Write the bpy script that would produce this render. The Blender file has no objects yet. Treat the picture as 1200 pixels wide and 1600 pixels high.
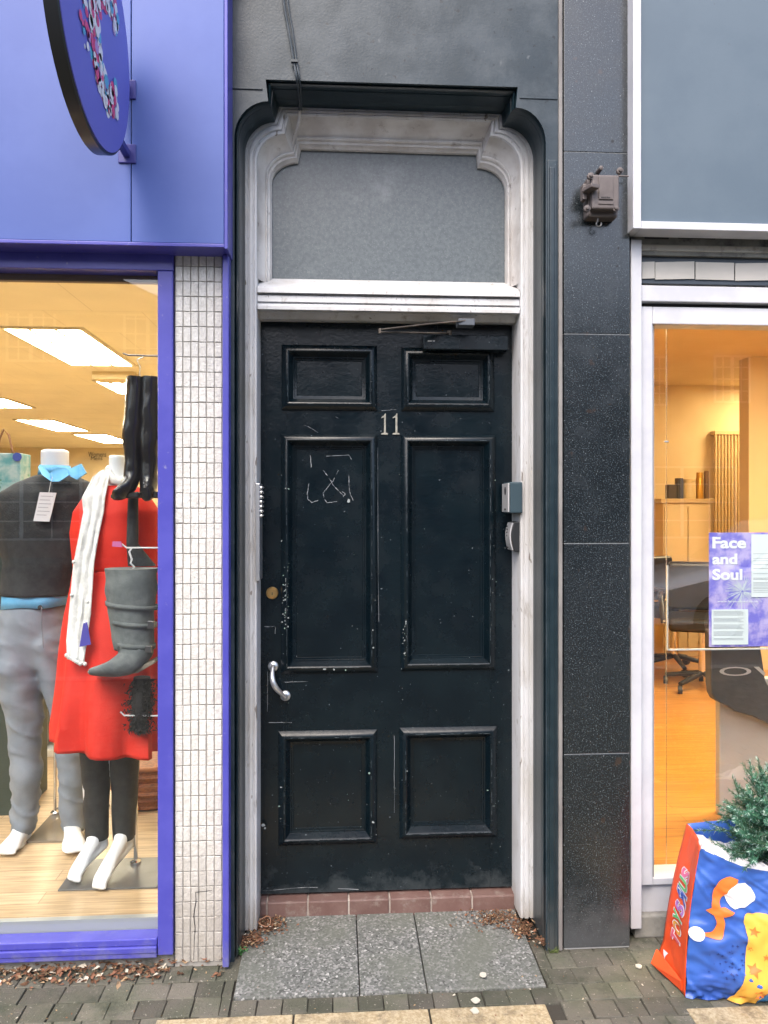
import bpy, bmesh, math, random
from mathutils import Vector, Matrix, noise
from mathutils.geometry import tessellate_polygon
random.seed(7)
R = math.radians
sc = bpy.context.scene
col = sc.collection

# ------------------------------------------------------------------ camera, sky, sun, exposure
CAM_H, F, VX, VY = 1.5, 1200.0, 600.0, 790.0
TH = math.atan(75 / 1200)
cd = bpy.data.cameras.new('camera'); cam = bpy.data.objects.new('camera', cd); col.objects.link(cam)
cam.location = (0, 0, CAM_H); cam.rotation_euler = (R(90), 0, -TH)
cd.sensor_fit = 'VERTICAL'; cd.sensor_height = 24; cd.lens = 18; cd.shift_y = -10 / 1600
cd.clip_start = .05; cd.clip_end = 500
sc.camera = cam
world = bpy.data.worlds.new('World'); sc.world = world; world.use_nodes = True
wn = world.node_tree.nodes; wl = world.node_tree.links
sky = wn.new('ShaderNodeTexSky'); sky.sky_type = 'NISHITA'; sky.sun_disc = False
SUN_EL, SUN_ROT = R(52), R(202)
sky.sun_elevation = SUN_EL; sky.sun_rotation = SUN_ROT
sky.air_density = 1.0; sky.dust_density = 4.0; sky.ozone_density = 1.0
wl.new(sky.outputs[0], wn['Background'].inputs[0]); wn['Background'].inputs[1].default_value = .15
sd = bpy.data.lights.new('sun', 'SUN'); sun = bpy.data.objects.new('sun', sd); col.objects.link(sun)
sd.energy = .5; sd.angle = R(26); sd.color = (1, .96, .9)
sun_dir = Vector((math.sin(SUN_ROT) * math.cos(SUN_EL), math.cos(SUN_ROT) * math.cos(SUN_EL), math.sin(SUN_EL)))
sun.rotation_euler = sun_dir.to_track_quat('Z', 'Y').to_euler(); sun.location = (-3, -6, 9)
sc.view_settings.view_transform = 'Standard'; sc.view_settings.look = 'None'
sc.view_settings.gamma = 1; sc.view_settings.exposure = 1.6
sc.render.engine = 'CYCLES'
sc.cycles.max_bounces = 8; sc.cycles.transparent_max_bounces = 24
sc.cycles.caustics_reflective = False; sc.cycles.caustics_refractive = False
sc.cycles.use_denoising = True

# ------------------------------------------------------------------ measuring: photo pixel -> point on a real plane
def ray(px, py):
    dx = (px - VX) / F
    return Vector((math.sin(TH) + dx * math.cos(TH), math.cos(TH) - dx * math.sin(TH), (VY - py) / F))
def P(px, py, Y):
    d = ray(px, py); t = Y / d.y
    return Vector((d.x * t, Y, CAM_H + d.z * t))
def G(px, py, z=0.0):
    d = ray(px, py); t = (z - CAM_H) / d.z
    return Vector((d.x * t, d.y * t, z))
def X(px, Y): return P(px, VY, Y).x
def Z(py, Y, px=600): return P(px, py, Y).z

# ------------------------------------------------------------------ materials
MATS = {}
def mat(name, c, rough=.5, metal=0, spec=.5, c2=None, vs=6, vlo=.35, vhi=.65, bump=0, bs=60, speck=None, grime=None,
        island=0, coat=0, stretch=None, zdirt=None, emit=None, alpha=None, rvar=0):
    if name in MATS: return MATS[name]
    m = bpy.data.materials.new(name); m.use_nodes = True; MATS[name] = m
    nt = m.node_tree; N = nt.nodes; L = nt.links; b = N['Principled BSDF']
    b.inputs['Roughness'].default_value = rough; b.inputs['Metallic'].default_value = metal
    b.inputs['Specular IOR Level'].default_value = spec
    if coat: b.inputs['Coat Weight'].default_value = coat; b.inputs['Coat Roughness'].default_value = .12
    tc = N.new('ShaderNodeTexCoord'); co = tc.outputs['Object']
    if stretch:
        mp = N.new('ShaderNodeMapping'); mp.inputs['Scale'].default_value = stretch; L.new(co, mp.inputs[0]); co = mp.outputs[0]
    def noise_(scale, detail=6, rgh=.6):
        n = N.new('ShaderNodeTexNoise'); n.inputs['Scale'].default_value = scale; n.inputs['Detail'].default_value = detail
        n.inputs['Roughness'].default_value = rgh; L.new(co, n.inputs['Vector']); return n.outputs[0]
    def ramp(src, lo, hi):
        r = N.new('ShaderNodeMapRange'); r.inputs['From Min'].default_value = lo; r.inputs['From Max'].default_value = hi
        r.interpolation_type = 'SMOOTHSTEP'; L.new(src, r.inputs['Value']); return r.outputs[0]
    def mix(f, a, bb, mode='MIX'):
        x = N.new('ShaderNodeMix'); x.data_type = 'RGBA'; x.blend_type = mode
        if isinstance(f, (int, float)): x.inputs[0].default_value = f
        else: L.new(f, x.inputs[0])
        for i, q in ((6, a), (7, bb)):
            if isinstance(q, tuple): x.inputs[i].default_value = (*q, 1)
            else: L.new(q, x.inputs[i])
        return x.outputs[2]
    cur = tuple(c)
    if c2: cur = mix(ramp(noise_(vs), vlo, vhi), cur, tuple(c2))
    if island:
        g = N.new('ShaderNodeNewGeometry'); mr = N.new('ShaderNodeMapRange')
        mr.inputs['To Min'].default_value = 1 - island; mr.inputs['To Max'].default_value = 1 + island
        L.new(g.outputs['Random Per Island'], mr.inputs['Value'])
        cb = N.new('ShaderNodeCombineColor')
        for i in range(3): L.new(mr.outputs[0], cb.inputs[i])
        cur = mix(1.0, cur, cb.outputs[0], 'MULTIPLY')
    if speck:
        for (sc_, scale, lo, hi) in speck:
            cur = mix(ramp(noise_(scale, 2, .5), lo, hi), cur, tuple(sc_))
    if grime:
        gc, gs, lo, hi = grime
        cur = mix(ramp(noise_(gs, 9, .7), lo, hi), cur, tuple(gc))
    if zdirt:                                   # splashed dirt on the bottom of something standing on the pavement
        gc, zlo, zhi, amt = zdirt
        sx = N.new('ShaderNodeSeparateXYZ'); L.new(tc.outputs['Object'], sx.inputs[0])
        ad = N.new('ShaderNodeMath'); ad.operation = 'MULTIPLY_ADD'; ad.inputs[1].default_value = .35
        L.new(noise_(14, 8, .7), ad.inputs[0]); L.new(sx.outputs[2], ad.inputs[2])
        q = ramp(ad.outputs[0], zhi + .17, zlo + .17)
        ml = N.new('ShaderNodeMath'); ml.operation = 'MULTIPLY'; ml.inputs[1].default_value = amt; L.new(q, ml.inputs[0])
        cur = mix(ml.outputs[0], cur, tuple(gc))
    if isinstance(cur, tuple): b.inputs['Base Color'].default_value = (*cur, 1)
    else: L.new(cur, b.inputs['Base Color'])
    if rvar:
        r_ = N.new('ShaderNodeMapRange'); r_.inputs['From Min'].default_value = .3; r_.inputs['From Max'].default_value = .7
        r_.inputs['To Min'].default_value = max(.02, rough - rvar); r_.inputs['To Max'].default_value = min(1, rough + rvar)
        L.new(noise_(9, 7, .65), r_.inputs['Value']); L.new(r_.outputs[0], b.inputs['Roughness'])
    if bump:
        bp = N.new('ShaderNodeBump'); bp.inputs['Strength'].default_value = bump; bp.inputs['Distance'].default_value = .004
        L.new(noise_(bs, 5, .6), bp.inputs['Height']); L.new(bp.outputs[0], b.inputs['Normal'])
    if emit:
        b.inputs['Emission Color'].default_value = (*emit[0], 1); b.inputs['Emission Strength'].default_value = emit[1]
    return m

def glass_mat(name, tint=(1, 1, 1), ior=1.52, rough=0.0, boost=1.0, veil=0.0):
    m = bpy.data.materials.new(name); m.use_nodes = True; MATS[name] = m
    nt = m.node_tree; N = nt.nodes; L = nt.links; N.remove(N['Principled BSDF'])
    out = N['Material Output']
    tr = N.new('ShaderNodeBsdfTransparent'); tr.inputs[0].default_value = (*tint, 1)
    gl = N.new('ShaderNodeBsdfGlossy'); gl.inputs['Roughness'].default_value = rough
    fr = N.new('ShaderNodeFresnel'); fr.inputs[0].default_value = ior
    ge = N.new('ShaderNodeNewGeometry')
    inv = N.new('ShaderNodeMath'); inv.operation = 'SUBTRACT'; inv.inputs[0].default_value = 1; L.new(ge.outputs['Backfacing'], inv.inputs[1])
    bo = N.new('ShaderNodeMath'); bo.operation = 'MULTIPLY'; bo.inputs[1].default_value = boost; L.new(inv.outputs[0], bo.inputs[0])
    mu = N.new('ShaderNodeMath'); mu.operation = 'MULTIPLY'; mu.use_clamp = True
    L.new(fr.outputs[0], mu.inputs[0]); L.new(bo.outputs[0], mu.inputs[1])
    mx = N.new('ShaderNodeMixShader'); L.new(mu.outputs[0], mx.inputs[0]); L.new(tr.outputs[0], mx.inputs[1]); L.new(gl.outputs[0], mx.inputs[2])
    L.new(mx.outputs[0], out.inputs[0])
    return m

def floor_mat(name, a, b_, gap, length, width, rough, rot=0, grain=1):
    m = bpy.data.materials.new(name); m.use_nodes = True; MATS[name] = m
    nt = m.node_tree; N = nt.nodes; L = nt.links; bs = N['Principled BSDF']; bs.inputs['Roughness'].default_value = rough
    tc = N.new('ShaderNodeTexCoord'); mp = N.new('ShaderNodeMapping'); mp.inputs['Rotation'].default_value = (0, 0, rot)
    L.new(tc.outputs['Object'], mp.inputs[0])
    br = N.new('ShaderNodeTexBrick'); br.inputs['Scale'].default_value = 1; br.inputs['Brick Width'].default_value = length
    br.inputs['Row Height'].default_value = width; br.inputs['Mortar Size'].default_value = .0015
    br.inputs['Color1'].default_value = (*a, 1); br.inputs['Color2'].default_value = (*b_, 1); br.inputs['Mortar'].default_value = (*gap, 1)
    L.new(mp.outputs[0], br.inputs['Vector'])
    m2 = N.new('ShaderNodeMapping'); m2.inputs['Scale'].default_value = (2.5, 40, 1) if grain else (1, 1, 1); L.new(mp.outputs[0], m2.inputs[0])
    no = N.new('ShaderNodeTexNoise'); no.inputs['Scale'].default_value = 2; no.inputs['Detail'].default_value = 8; L.new(m2.outputs[0], no.inputs['Vector'])
    mr = N.new('ShaderNodeMapRange'); mr.inputs['From Min'].default_value = .3; mr.inputs['From Max'].default_value = .7
    mr.inputs['To Min'].default_value = .7 if grain else .94; mr.inputs['To Max'].default_value = 1.25 if grain else 1.06; L.new(no.outputs[0], mr.inputs[0])
    cb = N.new('ShaderNodeCombineColor')
    for i in range(3): L.new(mr.outputs[0], cb.inputs[i])
    x = N.new('ShaderNodeMix'); x.data_type = 'RGBA'; x.blend_type = 'MULTIPLY'; x.inputs[0].default_value = 1
    L.new(br.outputs[0], x.inputs[6]); L.new(cb.outputs[0], x.inputs[7]); L.new(x.outputs[2], bs.inputs['Base Color'])
    return m

def terrazzo_mat(name, base, chips, scale, grime):
    m = bpy.data.materials.new(name); m.use_nodes = True; MATS[name] = m
    nt = m.node_tree; N = nt.nodes; L = nt.links; bs = N['Principled BSDF']; bs.inputs['Roughness'].default_value = .8
    tc = N.new('ShaderNodeTexCoord')
    vo = N.new('ShaderNodeTexVoronoi'); vo.inputs['Scale'].default_value = scale; L.new(tc.outputs['Object'], vo.inputs['Vector'])
    rp = N.new('ShaderNodeValToRGB'); L.new(vo.outputs['Color'], rp.inputs[0]); rp.color_ramp.interpolation = 'CONSTANT'
    els = rp.color_ramp.elements; els[0].position = 0; els[0].color = (*base, 1); els[1].position = .45; els[1].color = (*chips[0], 1)
    for p_, c_ in zip((.62, .78, .88), chips[1:]):
        e = els.new(p_); e.color = (*c_, 1)
    no = N.new('ShaderNodeTexNoise'); no.inputs['Scale'].default_value = 5; no.inputs['Detail'].default_value = 9; L.new(tc.outputs['Object'], no.inputs['Vector'])
    mr = N.new('ShaderNodeMapRange'); mr.inputs['From Min'].default_value = .42; mr.inputs['From Max'].default_value = .68; mr.inputs['To Max'].default_value = .75; L.new(no.outputs[0], mr.inputs[0])
    x = N.new('ShaderNodeMix'); x.data_type = 'RGBA'; L.new(mr.outputs[0], x.inputs[0]); L.new(rp.outputs[0], x.inputs[6]); x.inputs[7].default_value = (*grime, 1)
    L.new(x.outputs[2], bs.inputs['Base Color'])
    bp = N.new('ShaderNodeBump'); bp.inputs['Strength'].default_value = .4; bp.inputs['Distance'].default_value = .002; L.new(vo.outputs['Distance'], bp.inputs['Height']); L.new(bp.outputs[0], bs.inputs['Normal'])
    return m

# ------------------------------------------------------------------ mesh builder
def ring(cx, cy, cz, rx, ry, n=28, fold=0, k=7, ph=0):
    out = []
    for i in range(n):
        a = 2 * math.pi * i / n
        s = 1 + fold * math.sin(k * a + ph) + fold * .5 * math.sin((k + 4) * a + 2 * ph)
        out.append(Vector((cx + rx * s * math.cos(a), cy + ry * s * math.sin(a), cz)))
    return out
class MB:
    def __init__(s): s.v = []; s.f = []; s.m = []
    def add(s, vs, fs, mi=0):
        o = len(s.v); s.v += [Vector(q) for q in vs]; s.f += [tuple(i + o for i in f) for f in fs]; s.m += [mi] * len(fs); return s
    def box(s, x0, x1, y0, y1, z0, z1, mi=0):
        return s.add([(x0, y0, z0), (x1, y0, z0), (x1, y1, z0), (x0, y1, z0), (x0, y0, z1), (x1, y0, z1), (x1, y1, z1), (x0, y1, z1)],
                     [(0, 3, 2, 1), (4, 5, 6, 7), (0, 1, 5, 4), (1, 2, 6, 5), (2, 3, 7, 6), (3, 0, 4, 7)], mi)
    def obox(s, c, size, rot=None, mi=0):
        r = rot or Matrix.Identity(3); h = Vector(size) / 2; c = Vector(c)
        vs = [c + r @ Vector((sx * h.x, sy * h.y, sz * h.z)) for sz in (-1, 1) for sx, sy in ((-1, -1), (1, -1), (1, 1), (-1, 1))]
        return s.add(vs, [(0, 3, 2, 1), (4, 5, 6, 7), (0, 1, 5, 4), (1, 2, 6, 5), (2, 3, 7, 6), (3, 0, 4, 7)], mi)
    def pbox(s, px0, py0, px1, py1, Y, d, mi=0):           # a box whose front face at depth Y covers these pixels
        pm = (px0 + px1) / 2
        return s.box(X(px0, Y), X(px1, Y), Y, Y + d, Z(py1, Y, pm), Z(py0, Y, pm), mi)
    def grid(s, rows, close=False, mi=0):
        n = len(rows[0]); vs = [p for r in rows for p in r]; fs = []
        for i in range(len(rows) - 1):
            for j in range(n if close else n - 1):
                k = (j + 1) % n; fs.append((i * n + j, i * n + k, (i + 1) * n + k, (i + 1) * n + j))
        return s.add(vs, fs, mi)
    def loft(s, rings, cap=True, mi=0):
        o = len(s.v); s.grid(rings, True, mi); n = len(rings[0])
        if cap:
            s.f.append(tuple(range(o + n - 1, o - 1, -1))); s.m.append(mi)
            e = o + n * (len(rings) - 1); s.f.append(tuple(range(e, e + n))); s.m.append(mi)
        return s
    def tube(s, pts, r, n=8, cap=True, flat=1.0, up=None, mi=0):
        pts = [Vector(p) for p in pts]; rr = r if isinstance(r, (list, tuple)) else [r] * len(pts); rings = []; prev = None
        for i, p in enumerate(pts):
            d = (pts[min(i + 1, len(pts) - 1)] - pts[max(i - 1, 0)]).normalized()
            if prev is None:
                u = Vector(up) if up else (Vector((0, 0, 1)) if abs(d.z) < .9 else Vector((1, 0, 0)))
            else: u = prev
            a = (u - d * u.dot(d)).normalized(); prev = a; b = d.cross(a)
            ri = rr[i]; ra, rb = (ri if isinstance(ri, (list, tuple)) else (ri * flat, ri))
            rings.append([p + a * ra * math.cos(2 * math.pi * j / n) + b * rb * math.sin(2 * math.pi * j / n) for j in range(n)])
        return s.loft(rings, cap, mi)
    def ball(s, c, rx, ry=None, rz=None, n=12, mi=0):
        ry = ry or rx; rz = rz or rx; c = Vector(c); rings = []
        for i in range(1, n // 2 + 1):
            a = math.pi * (i - .5) / (n // 2)
            rings.append([c + Vector((rx * math.sin(a) * math.cos(2 * math.pi * j / n), ry * math.sin(a) * math.sin(2 * math.pi * j / n), rz * math.cos(a))) for j in range(n)])
        return s.loft(rings, True, mi)
    def lathe(s, c, axis, prof, n=24, mi=0):               # prof: (radius, distance along axis)
        ax = Vector(axis).normalized(); u = ax.orthogonal().normalized(); w = ax.cross(u); c = Vector(c)
        return s.loft([[c + ax * h + (u * math.cos(2 * math.pi * j / n) + w * math.sin(2 * math.pi * j / n)) * r for j in range(n)] for r, h in prof], True, mi)
    def poly(s, pts, thick, mi=0):                          # extruded outline: pts in 3-D (planar), thick = extrusion vector
        pts = [Vector(p) for p in pts]; th = Vector(thick); n = len(pts)
        tri = tessellate_polygon([pts]); o = pts + [p + th for p in pts]
        fs = [tuple(t) for t in tri] + [tuple(i + n for i in reversed(t)) for t in tri] + [(i, (i + 1) % n, n + (i + 1) % n, n + i) for i in range(n)]
        return s.add(o, fs, mi)
    def build(s, name, mats, parent=None, bevel=0, smooth=None, sub=0, solid=0, origin=None, seg=2):
        if parent is None:
            if origin is None:
                xs = [v.x for v in s.v]; ys = [v.y for v in s.v]; zs = [v.z for v in s.v]
                origin = Vector(((min(xs) + max(xs)) / 2, (min(ys) + max(ys)) / 2, min(zs)))
        else:
            origin = Vector(parent['_o'])
        origin = Vector(origin)
        me = bpy.data.meshes.new(name); me.from_pydata([v - origin for v in s.v], [], s.f)
        if not isinstance(mats, (list, tuple)): mats = [mats]
        for m in mats: me.materials.append(m)
        for p, mi in zip(me.polygons, s.m): p.material_index = mi
        bm = bmesh.new(); bm.from_mesh(me); bmesh.ops.recalc_face_normals(bm, faces=bm.faces); bm.to_mesh(me); bm.free()
        if smooth is not None:
            for p in me.polygons: p.use_smooth = True
            me.set_sharp_from_angle(angle=R(smooth))
        o = bpy.data.objects.new(name, me); col.objects.link(o)
        if parent is None: o.location = origin
        else: o.parent = parent
        o['_o'] = tuple(origin)
        if solid: q = o.modifiers.new('solid', 'SOLIDIFY'); q.thickness = solid; q.offset = 0
        if bevel: q = o.modifiers.new('bevel', 'BEVEL'); q.width = bevel; q.segments = seg; q.limit_method = 'ANGLE'; q.angle_limit = R(35)
        if sub: q = o.modifiers.new('sub', 'SUBSURF'); q.levels = sub; q.render_levels = sub
        return o
def tag(o, label, cat, group=None, kind=None):
    if label: o['label'] = label
    if cat: o['category'] = cat
    if group: o['group'] = group
    if kind: o['kind'] = kind
    return o
def thing(name, loc, label, cat, group=None):
    o = bpy.data.objects.new(name, None); col.objects.link(o); o.location = loc; o.empty_display_size = .1
    o['_o'] = tuple(loc); return tag(o, label, cat, group)
def struct(o): o['kind'] = 'structure'; return o

_fc = {}
def text2d(body, bold=0.0, mirror=False):
    """flat letters from the built-in font, fitted to a 0..1 x 0..1 box; returns verts, faces, aspect"""
    key = (body, bold, mirror)
    if key not in _fc:
        cu = bpy.data.curves.new('t', 'FONT'); cu.body = body; cu.offset = bold; cu.resolution_u = 4
        ob = bpy.data.objects.new('t', cu); col.objects.link(ob); dg = bpy.context.evaluated_depsgraph_get(); dg.update()
        me = bpy.data.meshes.new_from_object(ob.evaluated_get(dg))
        vs = [(v.co.x, v.co.y) for v in me.vertices]; fs = [tuple(p.vertices) for p in me.polygons]
        bpy.data.objects.remove(ob); bpy.data.curves.remove(cu); bpy.data.meshes.remove(me)
        x0 = min(v[0] for v in vs); x1 = max(v[0] for v in vs); y0 = min(v[1] for v in vs); y1 = max(v[1] for v in vs)
        vs = [((x - x0) / (x1 - x0), (y - y0) / (y1 - y0)) for x, y in vs]
        if mirror: vs = [(1 - x, y) for x, y in vs]
        _fc[key] = (vs, fs, (x1 - x0) / (y1 - y0))
    return _fc[key]
def put_text(mb, body, fn, u0, u1, v0, v1, bold=0, mirror=False, mi=0):
    vs, fs, _ = text2d(body, bold, mirror)
    mb.add([fn(u0 + x * (u1 - u0), v0 + y * (v1 - v0)) for x, y in vs], fs, mi)

# ------------------------------------------------------------------ palette
M_blue = mat('blue_satin', (.068, .112, .36), .4, c2=(.08, .128, .39), vs=3, bump=.03, bs=120, spec=.35)
M_blue2 = mat('blue_gloss', (.062, .062, .36), .33, c2=(.078, .078, .40), vs=9, bump=.08, bs=70, grime=((.25, .25, .42), 30, .62, .75), zdirt=((.19, .19, .28), 0, .10, .6))
M_stone = mat('painted_stone', (.013, .026, .036), .38, c2=(.032, .047, .059), vs=7, bump=.16, bs=120, spec=.42, speck=[((.006, .011, .016), 34, .67, .71), ((.006, .011, .016), 80, .69, .73), ((.09, .105, .115), 26, .68, .78)], grime=((.062, .077, .088), 3.5, .45, .75), rvar=.1)
M_jamb = mat('painted_jamb', (.006, .017, .024), .3, c2=(.013, .027, .035), vs=14, bump=.2, bs=60, spec=.6, speck=[((.16, .2, .22), 160, .74, .8)], zdirt=((.07, .075, .075), .0, .22, .7))
M_white = mat('white_gloss', (.60, .612, .635), .45, c2=(.50, .495, .49), vs=9, bump=.35, bs=45, speck=[((.22, .20, .18), 42, .70, .73), ((.3, .28, .26), 110, .72, .75)], grime=((.26, .235, .21), 24, .54, .78), stretch=(1, 1, .35), zdirt=((.30, .27, .23), 0, .18, .75))
M_whiteold = mat('white_weathered', (.66, .655, .65), .5, c2=(.50, .48, .465), vs=8, bump=.4, bs=50, grime=((.18, .15, .14), 22, .56, .76))
M_door = mat('door_paint', (.0016, .0055, .0090), .25, c2=(.0032, .0085, .0122), vs=7, bump=.18, bs=80, spec=.36, zdirt=((.045, .055, .06), .08, .17, .6), speck=[((.17, .2, .22), 95, .745, .79)], rvar=.11)
M_granite = mat('granite', (.004, .007, .009), .24, c2=(.009, .014, .018), vs=90, spec=.9, speck=[((.045, .06, .068), 230, .57, .66), ((.16, .185, .195), 210, .65, .70), ((.24, .26, .27), 140, .70, .75), ((.03, .022, .018), 20, .68, .74)], bump=.05, bs=200, zdirt=((.075, .08, .085), .0, .26, .8), rvar=.08)
M_joint = mat('pale_joint', (.3, .31, .31), .8)
M_black = mat('black', (.012, .012, .014), .45)
M_dark = mat('dark_gap', (.02, .02, .021), .8)
M_alu = mat('white_aluminium', (.58, .59, .63), .38, c2=(.51, .52, .565), vs=7, bump=.04, bs=60, grime=((.4, .4, .42), 25, .64, .8), zdirt=((.36, .33, .33), 0, .25, .5))
M_board = mat('grey_board', (.088, .124, .16), .42, c2=(.104, .142, .178), vs=3, bump=.05, bs=130, speck=[((.09, .11, .13), 60, .73, .78)], spec=.5)
M_glass = glass_mat('window_glass', (.97, .985, .98), boost=1.8)
M_acryl = glass_mat('acrylic', (.95, .96, .97), 1.45, .05)
M_frost = mat('frosted_glass', (.068, .086, .097), .34, c2=(.10, .12, .13), vs=70, bump=.14, bs=210, spec=.6, speck=[((.14, .16, .168), 210, .58, .74)], grime=((.25, .27, .28), 3.5, .55, .85))
M_tile = mat('mosaic_tile', (.67, .66, .625), .38, island=.06, bump=.8, bs=120, c2=(.57, .555, .52), vs=55, zdirt=((.25, .22, .18), .02, .55, .65))
M_grout = mat('grout', (.30, .285, .26), .9, bump=.3, bs=80)
M_conc = mat('concrete', (.26, .25, .225), .9, c2=(.15, .145, .13), vs=12, bump=.6, bs=60, grime=((.06, .062, .05), 14, .55, .75))
M_sett = mat('sett', (.118, .108, .088), .8, island=.3, c2=(.088, .09, .064), vs=7, bump=1.0, bs=110, grime=((.048, .054, .036), 8, .5, .74), speck=[((.27, .25, .21), 130, .66, .74), ((.03, .03, .026), 150, .68, .74)], spec=.4)
M_soil = mat('joint_soil', (.035, .031, .024), .95, bump=.6, bs=90)
M_yellow = mat('tactile', (.31, .24, .135), .9, c2=(.46, .38, .25), vs=110, bump=1.0, bs=160, grime=((.17, .135, .085), 16, .48, .72))
M_red = mat('quarry_tile', (.125, .07, .06), .5, c2=(.16, .098, .085), vs=10, island=.15, bump=.3, bs=60, grime=((.25, .21, .185), 16, .52, .75))
M_mortar = mat('mortar', (.42, .37, .33), .9, c2=(.25, .2, .17), vs=20, bump=.5, bs=80)
M_terra = terrazzo_mat('terrazzo', (.105, .11, .102), ((.15, .152, .145), (.23, .23, .22), (.06, .063, .058), (.40, .395, .38)), 150, (.115, .122, .10))
M_chrome = mat('chrome', (.7, .7, .72), .18, 1)
M_silver = mat('silver', (.62, .63, .65), .34, .85)
M_brass = mat('brass', (.72, .48, .2), .28, 1)
M_manq = mat('mannequin_white', (.76, .79, .82), .28, spec=.5)

# ------------------------------------------------------------------ ground: sheets and setts
g = MB(); g.box(-120, 120, -120, 40, -.30, -.12); struct(g.build('ground', mat('earth', (.08, .075, .07), .95)))
g = MB(); g.box(-60, 60, -15.2, -1.6, -.118, -.10); struct(g.build('road', mat('asphalt', (.05, .05, .052), .85, c2=(.065, .065, .066), vs=30, bump=.5, bs=120)))
g = MB(); g.box(-60, 60, -1.6, 2.9, -.116, -.0065); struct(g.build('pavement_base', M_soil))
g = MB(); g.box(-60, 60, -18, -15.2, -.116, 0.0); struct(g.build('far_pavement', M_conc))
g = MB(); g.box(-60, 60, -1.75, -1.6, -.115, .002); struct(g.build('kerb', M_conc, bevel=.01))
slabX0, slabX1 = G(366, 1550).x, G(858, 1550).x
yS0, yS1 = G(600, 1552).y, G(600, 1578).y      # front of the door slab, front of the border row
yelX0, yelX1 = G(245, 1590).x, G(862, 1590).x
g = MB(); s_ = .083; rnd = random.Random(3)
def sett(x0, x1, y0, y1):
    j = .0012; dz = rnd.uniform(-.0015, .0015); tl = rnd.uniform(-.0018, .0018); t2 = rnd.uniform(-.0015, .0015)
    o = [rnd.uniform(-.0014, .0014) for _ in range(8)]
    b = [(x0 + j + o[0], y0 + j + o[1]), (x1 - j + o[2], y0 + j + o[3]), (x1 - j + o[4], y1 - j + o[5]), (x0 + j + o[6], y1 - j + o[7])]
    zt = [dz - tl - t2, dz + tl - t2, dz + tl + t2, dz - tl + t2]
    cx = (x0 + x1) / 2; cy = (y0 + y1) / 2
    ins = [((x - cx) * .955 + cx, (y - cy) * .955 + cy) for x, y in b]
    vs = [(x, y, -.02) for x, y in b] + [(x, y, z - .003) for (x, y), z in zip(b, zt)] + [(x, y, z) for (x, y), z in zip(ins, zt)]
    fs = [(8, 9, 10, 11)] + [(i, (i + 1) % 4, 4 + (i + 1) % 4, 4 + i) for i in range(4)] + [(4 + i, 4 + (i + 1) % 4, 8 + (i + 1) % 4, 8 + i) for i in range(4)]
    g.add(vs, fs)
row = 0; y = 2.62
while y > -1.5:
    y0 = y - s_; x = -3.6 + (row % 2) * s_ * .5 + rnd.uniform(-.02, .02)
    while x < 3.8:
        w = s_ * rnd.choice([1, 1, 1, 1.0, 1.45]); cx = x + w / 2; cy = y0 + s_ / 2
        if not (slabX0 - .01 < cx < slabX1 + .01 and cy > yS1 - .04) and not (yelX0 < cx < yelX1 and 1.7 < cy < yS1 + .02) and not (cx > X(1072, 2.25) and 1.7 < cy < 2.235):
            sett(x, x + w, y0, y)
        elif cy > yS1 - .04 and x < slabX0 - .02 < x + w: sett(x, slabX0 - .004, y0, y)
        elif cy > yS1 - .04 and x < slabX1 + .02 < x + w: sett(slabX1 + .004, x + w, y0, y)
        x += w
    y = y0; row += 1
n_ = 13
for i in range(n_):
    w = (slabX1 + .02 - slabX0) / n_; sett(slabX0 + i * w, slabX0 + (i + 1) * w, yS1, yS0 - .006)
struct(g.build('pavement', M_sett))
g = MB()
for x0, x1 in ((366, 562), (562, 668), (668, 858)):
    a = G(x0, 1550).x + .0016; b = G(x1, 1550).x - .0016
    g.add([(a, yS0, -.02), (b, yS0, -.02), (b, 2.80, -.02), (a, 2.80, -.02), (a, yS0, .004), (b, yS0, .004), (b, 2.80, .024), (a, 2.80, .024)],
          [(0, 3, 2, 1), (4, 5, 6, 7), (0, 1, 5, 4), (1, 2, 6, 5), (2, 3, 7, 6), (3, 0, 4, 7)])
struct(g.build('doorstep_paving', M_terra, bevel=.004))
g = MB()
w = .4; x = yelX0
while x < yelX1 - .05:
    xe = min(x + w, yelX1); g.box(x + .003, xe - .003, 1.72, yS1 - .005, -.02, .002)
    x += w
g.box(X(1074, 2.22), X(1074, 2.22) + .42, 1.72, 2.228, -.02, .002); g.box(X(1074, 2.22) + .426, X(1074, 2.22) + .85, 1.72, 2.228, -.02, .002)
struct(g.build('tactile_paving', M_yellow, bevel=.003))

# ------------------------------------------------------------------ the entrance bay with its door
YS, YF, YD = 2.55, 2.69, 2.81
bay = thing('entrance_bay', ((X(600, YS)), YS, 0), 'dark painted stone house entrance with black panelled door between the two shops', 'building')
NA = 9
def outline(lx, ly0, ly1, lax, lay, ltx, lty, rtx, rty, rax, ray_, ry1, rx, ry0, Y, ext=0):
    """left foot, up to the arc, arc, notch, top, notch, arc, right foot"""
    pts = [(lx, ly0), (lx, (ly0 + ly1) / 2)]
    for i in range(NA + 1):
        a = math.pi / 2 * i / NA
        pts.append((lx + (lax - lx) * (1 - math.cos(a)), ly1 + (lay - ly1) * math.sin(a)))
    pts += [(ltx, lty), (ltx + (rtx - ltx) / 2, (lty + rty) / 2), (rtx, rty)]
    for i in range(NA, -1, -1):
        a = math.pi / 2 * i / NA
        pts.append((rx + (rax - rx) * (1 - math.cos(a)), ry1 + (ray_ - ry1) * math.sin(a)))
    pts += [(rx, (ry0 + ry1) / 2), (rx, ry0)]
    return [P(a, b, Y) for a, b in pts]
oC = outline(366, 1480, 214, 419, 158, 415, 124, 809, 136, 806, 168, 224, 853, 1480, YS)
oA = outline(384, 1464, 242, 430, 193, 437, 169, 782, 181, 784, 200, 254, 832, 1452, YF)
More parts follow.
